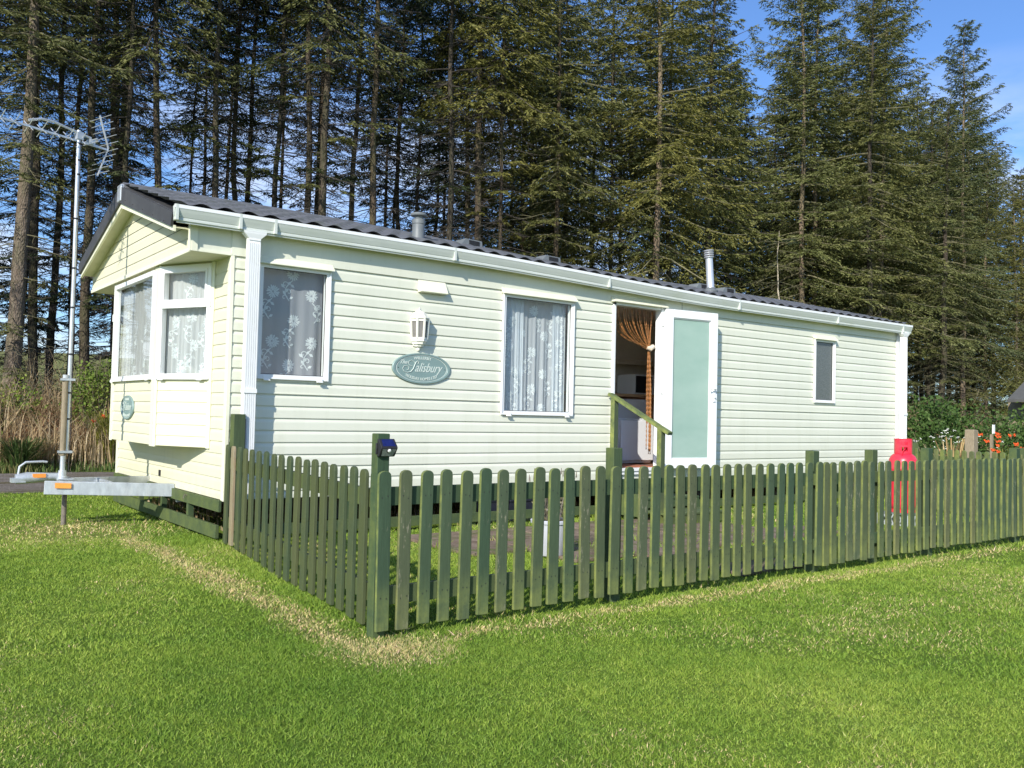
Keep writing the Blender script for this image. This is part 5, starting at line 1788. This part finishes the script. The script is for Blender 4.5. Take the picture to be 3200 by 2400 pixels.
# verge: rough grass, dead stems, bracken - uncountable
def verge(nn, x0, x1, y0, y1, h0, h1, w, seed, dens=None):
    r_ = np.random.default_rng(seed)
    X = r_.uniform(x0, x1, nn); Y = r_.uniform(y0, y1, nn)
    cl = np.sin(X * 2.1 + seed) * np.sin(Y * 1.9 + seed * 2) + .5 * np.sin(X * 5.3) * np.sin(Y * 4.7)
    keep = r_.random(nn) < np.clip(.55 + .5 * cl, .1, 1)
    X, Y, cl = X[keep], Y[keep], cl[keep]
    n_ = len(X)
    t_ = (Y - y0) / (y1 - y0)
    hh = (h0 + (h1 - h0) * t_) * r_.uniform(.5, 1.1, n_) * (1 + .25 * cl)
    a = r_.uniform(0, 6.283, n_); out = hh * r_.uniform(.1, .75, n_)
    dirv = np.stack([np.cos(a), np.sin(a), np.zeros(n_)], 1); sd_ = np.stack([-np.sin(a), np.cos(a), np.zeros(n_)], 1)
    P0 = np.stack([X, Y, np.zeros(n_)], 1)
    ww = w * r_.uniform(.6, 1.3, n_)
    pts = []
    for (tt, zf_, wf) in ((0, 0, 1), (.45, .7, .9), (1.0, .96, .1)):
        c = P0 + dirv * (out * tt ** 1.7)[:, None]; c[:, 2] = hh * zf_
        pts.append(c - sd_ * (ww * wf / 2)[:, None]); pts.append(c + sd_ * (ww * wf / 2)[:, None])
    V = np.stack(pts, 1).reshape(-1, 3)
    base = (np.arange(n_) * 6)[:, None]
    F = np.concatenate([base + np.array([[2 * k, 2 * k + 1, 2 * k + 3, 2 * k + 2]]) for k in range(2)])
    return V, F, np.tile(np.clip(.5 * r_.random(n_) + .25 + .25 * cl, 0, 1), 2)


for (nm, args, mt, lb, ct) in (
    ('verge_grass', (60000, -5, 36, 8.9, 11.2, .12, .62, .016, 2), 'verge_grass', 'rough green verge grass between the gravel path and the spruces', 'grass'),
    ('dead_grass', (60000, -5, 36, 9.35, 12.8, .80, 1.85, .015, 3), 'dead_grass', 'tall straw coloured dead grass stems along the wood edge', 'grass'),
    ('bracken', (22000, -5, 38, 10.3, 13.6, .7, 1.5, .034, 4), 'bracken', 'red brown bracken and willowherb under the front spruces', 'bracken'),
    ('weeds', (9000, .25, 10.5, .3, 3.5, .05, .16, .014, 5), 'dead_grass', 'dry weeds growing in the shade beneath the caravan', 'weeds'),
    ('bed_grass', (17000, 9.6, 19, -3.4, 6.5, .25, .75, .016, 6), 'verge_grass', 'long tangled grass in the garden bed beyond the far fence', 'grass')):
    V, F, rn = verge(*args)
    if nm == 'bed_grass':
        F4 = F[:, 0]; pos_ = V[F4]; kp = ~((pos_[:, 0] < 10.75) & (pos_[:, 1] > 0))
        F, rn = F[kp], rn[kp]
    me_ = np_mesh(nm, V, F, M[mt], cols=rn)
    o = bpy.data.objects.new(nm, me_); COL.objects.link(o); tag(o, lb, ct, kind='stuff')

shrub('bramble_bush', (-.7, 11.1, 0), [((0, 0, .9), (.8, .5, .75)), ((.7, .2, 1.1), (.6, .5, .6)), ((-.6, .3, 1.3), (.7, .5, .7))], 2400, .07, 'leaf_bright', 'sparse yellow green bramble bush at the left edge under the biggest trunk', 'bush', 14, stems=46, stem_mat='twig_pale')
shrub('elder_bush', (1.3, 11.6, 0), [((0, 0, 1.2), (.6, .5, .9)), ((.3, 0, 1.7), (.5, .4, .5))], 2200, .075, 'leaf_bright', 'thin pale green bush behind the aerial mast', 'bush', 15, stems=34, stem_mat='twig_pale')
shrub('bramble_bush', (2.3, 11.0, 0), [((0, 0, .55), (.6, .5, .5)), ((.5, .2, .7), (.4, .4, .5))], 2200, .06, 'bracken', 'rusty brown bush just left of the caravan bay', 'bush', 16, stems=30)


# ------------------------------------------------------------------ spruces
def spruce_proto(seed, H, zc, zd, r0, Lmax, fol, dead=1.0, dfol=.5, dlen=1.0, dens=1.0, droop=.45, bark_='bark', twig='twig', wobble=.12, side_bias=None):
    rr = random.Random(seed); r_ = np.random.default_rng(seed)
    # trunk
    n_ = 18
    wx = [0]; wy = [0]
    for k in range(n_): wx.append(wx[-1] + rr.gauss(0, wobble * .28)); wy.append(wy[-1] + rr.gauss(0, wobble * .28))
    def tp(z):
        f = z / H * n_; i = min(n_ - 1, int(f)); t_ = f - i
        return Vector((wx[i] * (1 - t_) + wx[i + 1] * t_, wy[i] * (1 - t_) + wy[i + 1] * t_, z))
    rad = lambda z: r0 * ((1 - z / H) ** .75) + .006 + (.35 * r0 * math.exp(-z / .35))
    mb = MB(); mb.tube([tp(H * k / 30) for k in range(31)], [rad(H * k / 30) for k in range(31)], 12)
    # stubs where branches were lost
    tm = mb
    br = MB()
    VV, FF, RN = [], [], []
    nvv = 0
    z = zd
    while z < H - .25:
        live = z > zc
        k_ = rr.choice((4, 5, 5, 6)) if live else rr.choice((3, 4, 5))
        a0 = rr.uniform(0, 6.28)
        for i in range(k_):
            if not live and rr.random() > dead: continue
            if live and rr.random() < .20: continue
            az_ = a0 + 6.283 * i / k_ + rr.uniform(-.35, .35)
            zz = z + rr.uniform(-.14, .14)
            if zz > H - .1: continue
            base = tp(max(0, zz))
            o_ = Vector((math.cos(az_), math.sin(az_), 0))
            if live:
                rel = min(1.0, (H - zz) / (H - zc))
                Lb = (Lmax * rel ** .72) * rr.uniform(.5, 1.22) + .18
                if side_bias is not None: Lb *= 1 + .28 * math.cos(az_ - side_bias)
                up = .75 * (1 - rel) ** 1.2 - .18 * rel
                dr = droop * rel
            else:
                Lb = rr.uniform(.45, 1.1) * 2.0 * dlen * (.6 + .4 * min(1, zz / max(zc, 1)))
                up = rr.uniform(-.25, .12); dr = .30
            def P(t_):
                return base + o_ * (Lb * t_) + Vector((0, 0, Lb * (up * t_ - dr * t_ ** 1.6 + (.42 * dr + .10 * live) * t_ ** 3.2)))
            nseg = 5
            rb_ = (.010 + .009 * Lb) if live else (.006 + .006 * Lb)
            br.tube([P(k / nseg) for k in range(nseg + 1)], [rb_ * (1 - .8 * k / nseg) for k in range(nseg + 1)], 4, False)
            sidev = Vector((-o_.y, o_.x, 0))
            if not live:
                for q in range(rr.randint(7, 13)):
                    t_ = rr.uniform(.2, .98); s_ = rr.choice((-1, 1)); l_ = rr.uniform(.15, .55) * (1.1 - t_ * .5)
                    p0 = P(t_); d_ = (o_ * rr.uniform(.3, .9) + sidev * s_ * rr.uniform(.4, 1) + Vector((0, 0, rr.uniform(-.55, .15)))).normalized()
                    p1 = p0 + d_ * l_ * .6; p2 = p0 + d_ * l_ + Vector((0, 0, -.12 * l_))
                    br.tube([p0, p1, p2], [.006, .0045, .003], 3, False)
                    if rr.random() < .6:
                        d2 = (d_ + Vector((rr.uniform(-.8, .8), rr.uniform(-.8, .8), rr.uniform(-.5, .2)))).normalized()
                        br.tube([p1, p1 + d2 * l_ * .5], [.0045, .0025], 3, False)
            fol_here = live or rr.random() < dfol * (.35 + .9 * zz / zc)
            if not fol_here: continue
            # side branchlets carrying twigs
            nb = max(4, int(Lb / .105))
            ts = np.linspace(.14 if live else .35, 1.0, nb) + r_.uniform(-.02, .02, nb)
            ts = np.clip(ts, .05, 1)
            if dens * (1 if live else .35) < 1: 
                kp = r_.random(nb) < dens * (1 if live else .75); ts = ts[kp]
            if len(ts) == 0: continue
            for sgn in (-1, 1):
                Pp = np.array([P(float(t_)) for t_ in ts])
                bl = Lb * (.40 * (1 - ts) + .13) * r_.uniform(.6, 1.15, len(ts)) + .08
                ang_ = r_.uniform(.75, 1.15, len(ts)) * sgn
                dvec = np.stack([o_.x * np.cos(ang_) - o_.y * np.sin(ang_), o_.x * np.sin(ang_) + o_.y * np.cos(ang_), r_.uniform(-.55, .05, len(ts)) * (1.2 * dr + .25)], 1)
                nt = 7
                for j in range(nt):
                    tt = (j + r_.random(len(ts)) * .8) / nt
                    c = Pp + dvec * (bl * tt)[:, None]; c[:, 2] -= bl * tt ** 2 * .35 * (dr + .15)
                    for s3 in (-1, 1):
                        an = r_.uniform(.35, 1.0, len(ts)) * s3
                        dd_ = np.stack([dvec[:, 0] * np.cos(an) - dvec[:, 1] * np.sin(an), dvec[:, 0] * np.sin(an) + dvec[:, 1] * np.cos(an), dvec[:, 2] + r_.uniform(-.75, .12, len(ts))], 1)
                        dd_ /= np.linalg.norm(dd_, axis=1)[:, None]
                        tl = r_.uniform(.07, .17, len(ts)); tw = r_.uniform(.024, .042, len(ts))
                        rv = r_.normal(size=(len(ts), 3)); rv[:, 2] += 1.2
                        sv = np.cross(dd_, rv); sv /= np.linalg.norm(sv, axis=1)[:, None] + 1e-9
                        q4 = np.stack([c, c + dd_ * (tl * .45)[:, None] + sv * (tw / 2)[:, None], c + dd_ * tl[:, None], c + dd_ * (tl * .45)[:, None] - sv * (tw / 2)[:, None]], 1).reshape(-1, 3)
                        VV.append(q4); m_ = len(ts)
                        FF.append(np.arange(4 * m_).reshape(-1, 4) + nvv); nvv += 4 * m_
                        RN.append(np.clip(.25 + .45 * tt + r_.normal(size=m_) * .18, 0, 1))
            br_ok = True
        z += rr.uniform(.30, .46) if live else rr.uniform(.28, .50)
    tro = tm.build('trunk', M[bark_], None, smooth=True, fixn=False); bro = br.build('branches', M[twig], None, fixn=False)
    V = np.concatenate(VV); F = np.concatenate(FF); RNc = np.concatenate(RN)
    me_ = np_mesh('crown', V, F, M[fol], cols=RNc)
    cro = bpy.data.objects.new('crown', me_)
    for q in (tro, bro): COL.objects.unlink(q)
    print('spruce', seed, len(F), 'twigs')
    return dict(trunk=tro, branches=bro, crown=cro, H=H, r0=r0)


PR = {
    'bareA': spruce_proto(1, 18.5, 12.8, 1.6, .115, 1.7, 'needle_dark', dead=.9, dens=.7, dfol=.25, dlen=.85),
    'bareB': spruce_proto(2, 18.0, 12.0, 1.2, .105, 1.7, 'needle_dark', dead=.9, dens=.65, dfol=.3, dlen=.85),
    'bareC': spruce_proto(3, 17.0, 11.0, 1.0, .095, 1.6, 'needle_dark', dead=.95, dens=.65, dfol=.32, dlen=.9),
    'hang': spruce_proto(12, 18.0, 10.2, 1.0, .110, 1.9, 'needle_olive', dead=.9, dens=.7, dfol=.20, dlen=.85, droop=.9),
    'midA': spruce_proto(4, 18.0, 7.6, 1.0, .115, 2.5, 'needle_olive', dead=.95, dens=.7, dfol=.45, droop=.7, twig='twig_pale'),
    'midB': spruce_proto(5, 17.5, 7.0, .8, .105, 2.2, 'needle_green', dead=.95, dens=.65, dfol=.42, droop=.55),
    'edge': spruce_proto(6, 18.5, 4.4, .8, .13, 3.1, 'needle_olive', dead=.9, dens=.75, dfol=.7, droop=.85, bark_='bark_pale', twig='twig_pale'),
    'full': spruce_proto(7, 18.5, 4.8, 1.0, .14, 2.75, 'needle_green', dead=.9, dens=.85, dfol=.6, droop=.5, bark_='bark_pale', twig='twig_pale'),
    'slim': spruce_proto(8, 15.0, 10.0, 1.0, .055, 1.2, 'needle_dark', dead=.9, dens=.5, dfol=.4, dlen=.7),
    'big': spruce_proto(9, 19.0, 9.8, 2.6, .215, 2.4, 'needle_olive', dead=.6, dens=.7, dfol=.5, droop=.6, bark_='bark_pale', twig='twig_pale', wobble=.05),
    'snag': spruce_proto(10, 8.2, 7.6, 1.4, .055, 1.1, 'needle_dark', dead=.8, dens=.15, dfol=.1, dlen=.8, bark_='bark_white', twig='twig_pale'),
}
used = set()


def tree(kind, x, y, s, rz, label, group, sr=1.0, z=0.0, lean=(0, 0)):
    pr_ = PR[kind]
    s = cap_scale(x, y, s, pr_['H'])
    root = empty('spruce_tree', (x, y, z - .05), label, 'tree', group)
    root.rotation_euler = (lean[0], lean[1], rz)
    for nm in ('trunk', 'branches', 'crown'):
        src = pr_[nm]
        ob = src if (kind, nm) not in used else src.copy()
        used.add((kind, nm))
        COL.objects.link(ob); ob.parent = root
        ob.scale = (s * sr if nm == 'trunk' else s, s * sr if nm == 'trunk' else s, s)
    return root


rt = random.Random(21)
SKYL = [(-2000, -900), (2205, -900), (2245, 60), (2300, 330), (2405, 330), (2455, 180), (2500, 0), (2515, -900), (2800, -900), (2850, 40), (2900, 210), (2965, 300), (2996, 110), (3016, -5), (3040, 110), (3085, 260), (3140, 420), (3200, 500), (3500, 560), (9000, 560)]


def cap_scale(x, y, s, H):
    d = Vector((x, y, 8)) - Vector((-2.632, -7.577, 1.145))
    dep = d.dot(F_); px_ = 1600 + 2784.9 * d.dot(R_) / dep
    if dep < 1: return s
    for (a, ya), (b_, yb_) in zip(SKYL[:-1], SKYL[1:]):
        if a <= px_ <= b_:
            yt = ya + (yb_ - ya) * (px_ - a) / (b_ - a)
            z_ = 1.145 + dep * ((1200 - yt) / 2784.9 + .035 + .023 * (px_ - 1600) / 2784.9 * 0)
            return min(s, z_ / H)
    return s
# (x, y, kind, scale, trunk radius wanted, label)
FRONT = [
    (.02, 12.7, 'big', 1.0, .205, 'thickest spruce trunk at the left edge with pale peeling bark behind the aerial'),
    (.76, 14.5, 'bareB', 1.0, .11, 'mossy spruce trunk just right of the thickest trunk, behind the aerial boom'),
    (1.45, 17.0, 'bareA', .97, .10, 'dark spruce trunk directly behind the top of the aerial mast'),
    (1.96, 17.5, 'bareC', 1.05, .085, 'slender dark spruce just right of the aerial mast'),
    (1.45, 13.2, 'bareA', 1.03, .125, 'dark spruce trunk behind the aerial reflector rods'),
    (2.03, 13.0, 'bareB', 1.0, .08, 'dark straight spruce rising at the tip of the caravan gable'),
    (2.84, 12.9, 'hang', 1.05, .11, 'spruce with brown hanging foliage high above the caravan gable ridge end'),
    (5.16, 19.0, 'slim', 1.1, .05, 'thin spruce pole between the two trunks above the gable end'),
    (4.19, 13.4, 'bareA', .99, .097, 'dark spruce standing behind the start of the roof ridge, above the left gutter end'),
    (6.27, 17.0, 'bareC', 1.08, .09, 'shaded spruce in the darkest thicket above the downpipe hopper'),
    (5.77, 14.0, 'bareB', 1.02, .085, 'dark spruce above the first side window of the caravan'),
    (6.35, 13.2, 'bareC', 1.05, .10, 'spruce just left of the pale trunk above the wide side wall'),
    (9.28, 19.0, 'bareB', 1.0, .07, 'narrow spruce close against the left side of the pale trunk'),
    (6.65, 12.6, 'hang', 1.03, .12, 'pale barked spruce lit by sun midway between gable and grey flue'),
    (8.77, 15.5, 'bareA', 1.0, .10, 'dark spruce just right of the sunlit pale trunk'),
    (8.05, 12.9, 'bareB', 1.05, .107, 'straight brown spruce trunk left of the grey flue'),
    (12.55, 20.0, 'slim', 1.15, .056, 'thinnest spruce pole immediately left of the grey flue'),
    (11.28, 16.0, 'bareC', 1.0, .07, 'slender leaning spruce directly above the grey flue'),
    (10.14, 12.5, 'bareC', 1.06, .10, 'sunlit scarred spruce trunk immediately right of the grey flue'),
    (15.77, 21.0, 'slim', 1.1, .055, 'thin spruce between the scarred trunk and the first roof vent'),
    (12.46, 15.0, 'bareC', 1.0, .10, 'dark spruce rising behind the first roof vent'),
    (11.34, 12.8, 'hang', 1.04, .12, 'stout spruce with olive foliage rising behind the first roof vent'),
    (11.79, 12.4, 'hang', .98, .071, 'slim sunlit spruce just right of the first roof vent'),
    (16.31, 17.0, 'midA', 1.0, .10, 'olive spruce between the two roof vents'),
    (14.14, 12.7, 'midA', 1.02, .095, 'spruce with a broken pale side limb above the second roof vent'),
    (16.9, 13.5, 'midB', 1.04, .083, 'dark green spruce above the doorway hood'),
    (17.51, 12.0, 'edge', 1.02, .13, 'big olive spruce with drooping limbs left of the silver chimney'),
    (19.9, 13.6, 'midA', 1.05, .10, 'olive spruce whose crown tops the frame just left of the silver chimney'),
    (21.7, 13.4, 'midB', 1.12, .12, 'green crowned spruce bounding the left side of the blue sky gap'),
    (24.76, 15.5, 'midB', 1.02, .12, 'dark spruce just right of the silver chimney'),
    (28.2, 17.0, 'bareB', .80, .083, 'spruce in the sky gap right of the silver chimney'),
    (31.3, 18.5, 'slim', 1.0, .08, 'narrow dark spruce in the gap left of the white dead snag'),
    (24.74, 12.6, 'snag', 1.0, .055, 'leafless white dead snag above the frosted door leaf'),
    (27.6, 13.6, 'full', 1.16, .13, 'tall dense spruce bounding the right side of the blue sky gap'),
    (29.6, 14.6, 'full', 1.20, .13, 'dense green spruce whose crown leaves the frame left of the small window'),
    (30.1, 12.3, 'midA', 1.10, .14, 'bushy spruce with brown trunk above the small obscure window'),
    (32.6, 13.4, 'full', 1.20, .13, 'broad green spruce left of the pointed one, its crown cut by the frame top'),
    (34.6, 15.0, 'full', 1.12, .12, 'spruce between the broad green crown and the pointed tree by the open sky'),
    (39.55, 13.2, 'full', 1.2, .13, 'spruce with pointed leader standing against blue sky at the right'),
    (35.22, 12.0, 'midA', .92, .16, 'spruce with pale bare lower trunk just right of the far caravan corner'),
    (37.2, 13.6, 'midA', .92, .10, 'brownish spruce just left below the pointed leader tree'),
    (41.28, 13.0, 'edge', .80, .10, 'shorter brownish spruce toward the right edge'),
    (43.33, 12.5, 'edge', .70, .09, 'short spruce at the extreme right edge'),
]
for (x, y, kind, s, rw, lb) in FRONT:
    tree(kind, x, y, s, rt.uniform(0, 6.28) if kind != 'big' else 0.0, lb, 'spruces at the front of the shelter belt', sr=rw / (PR[kind]['r0'] * s), lean=(rt.uniform(-.008, .008), rt.uniform(-.006, .010) if kind != 'big' else .022))
# rows behind and trees beyond the left frame edge that shade the wood
BK = 'dark spruce standing deeper in the wood behind the front row trees'
occ = [(f[0], f[1]) for f in FRONT]
cnt = 0
for row, yy in enumerate((16.2, 19.2, 22.4, 25.6)):
    x = -13.0 + row * .9
    while x < 56 + row * 2.2:
        xx = x + rt.uniform(-.7, .7); yv = yy + rt.uniform(-.7, .7)
        x += 3.1 if x < 22 else 2.7
        if row == 3 and xx > 26: continue
        if any((xx - a) ** 2 + (yv - c_) ** 2 < 1.3 for a, c_ in occ): continue
        
        occ.append((xx, yv))
        kd = rt.choice(('bareA', 'bareB', 'bareC', 'bareC', 'bareB', 'slim') if xx < 17 else ('bareA', 'bareC', 'midB', 'midB', 'full', 'midA'))
        s = rt.uniform(.9, 1.05)
        s *= 1.1 if xx > 26 else 1.0
        tree(kd, xx, yv, s, rt.uniform(0, 6.28), BK, 'spruces deeper in the shelter belt', lean=(rt.uniform(-.012, .012), rt.uniform(-.012, .012)))
        cnt += 1
for (x, y) in ((-6.0, 11.4), (-8.6, 10.2), (-11.6, 10.8), (-10.2, 12.0), (-14.0, 9.6), (-7.4, 13.0)):
    tree('midB', x, y, 1.05, rt.uniform(0, 6.28), 'spruce of the front row standing left of the thickest trunk', 'front row spruces past the left edge')
for i, (x, y) in enumerate(((-2.4, 13.0), (-4.6, 12.6), (-6.8, 13.2), (-9.0, 12.5), (-11.2, 13.3), (-13.5, 12.8), (33.0, 16.0), (45.2, 13.0), (46.5, 13.5), (49.5, 12.4), (39.5, 15.0), (45, 16))):
    tree(rt.choice(('midA', 'bareA', 'bareB')) if x < 0 else 'midA', x, y, 1.0 if x < 0 else .80, rt.uniform(0, 6.28),
         'spruce of the front row standing left of the thickest trunk' if x < 0 else 'brownish spruce of the front row near the right edge',
         'front row spruces past the left edge' if x < 0 else 'front row spruces near the right edge')
print('back trees', cnt)
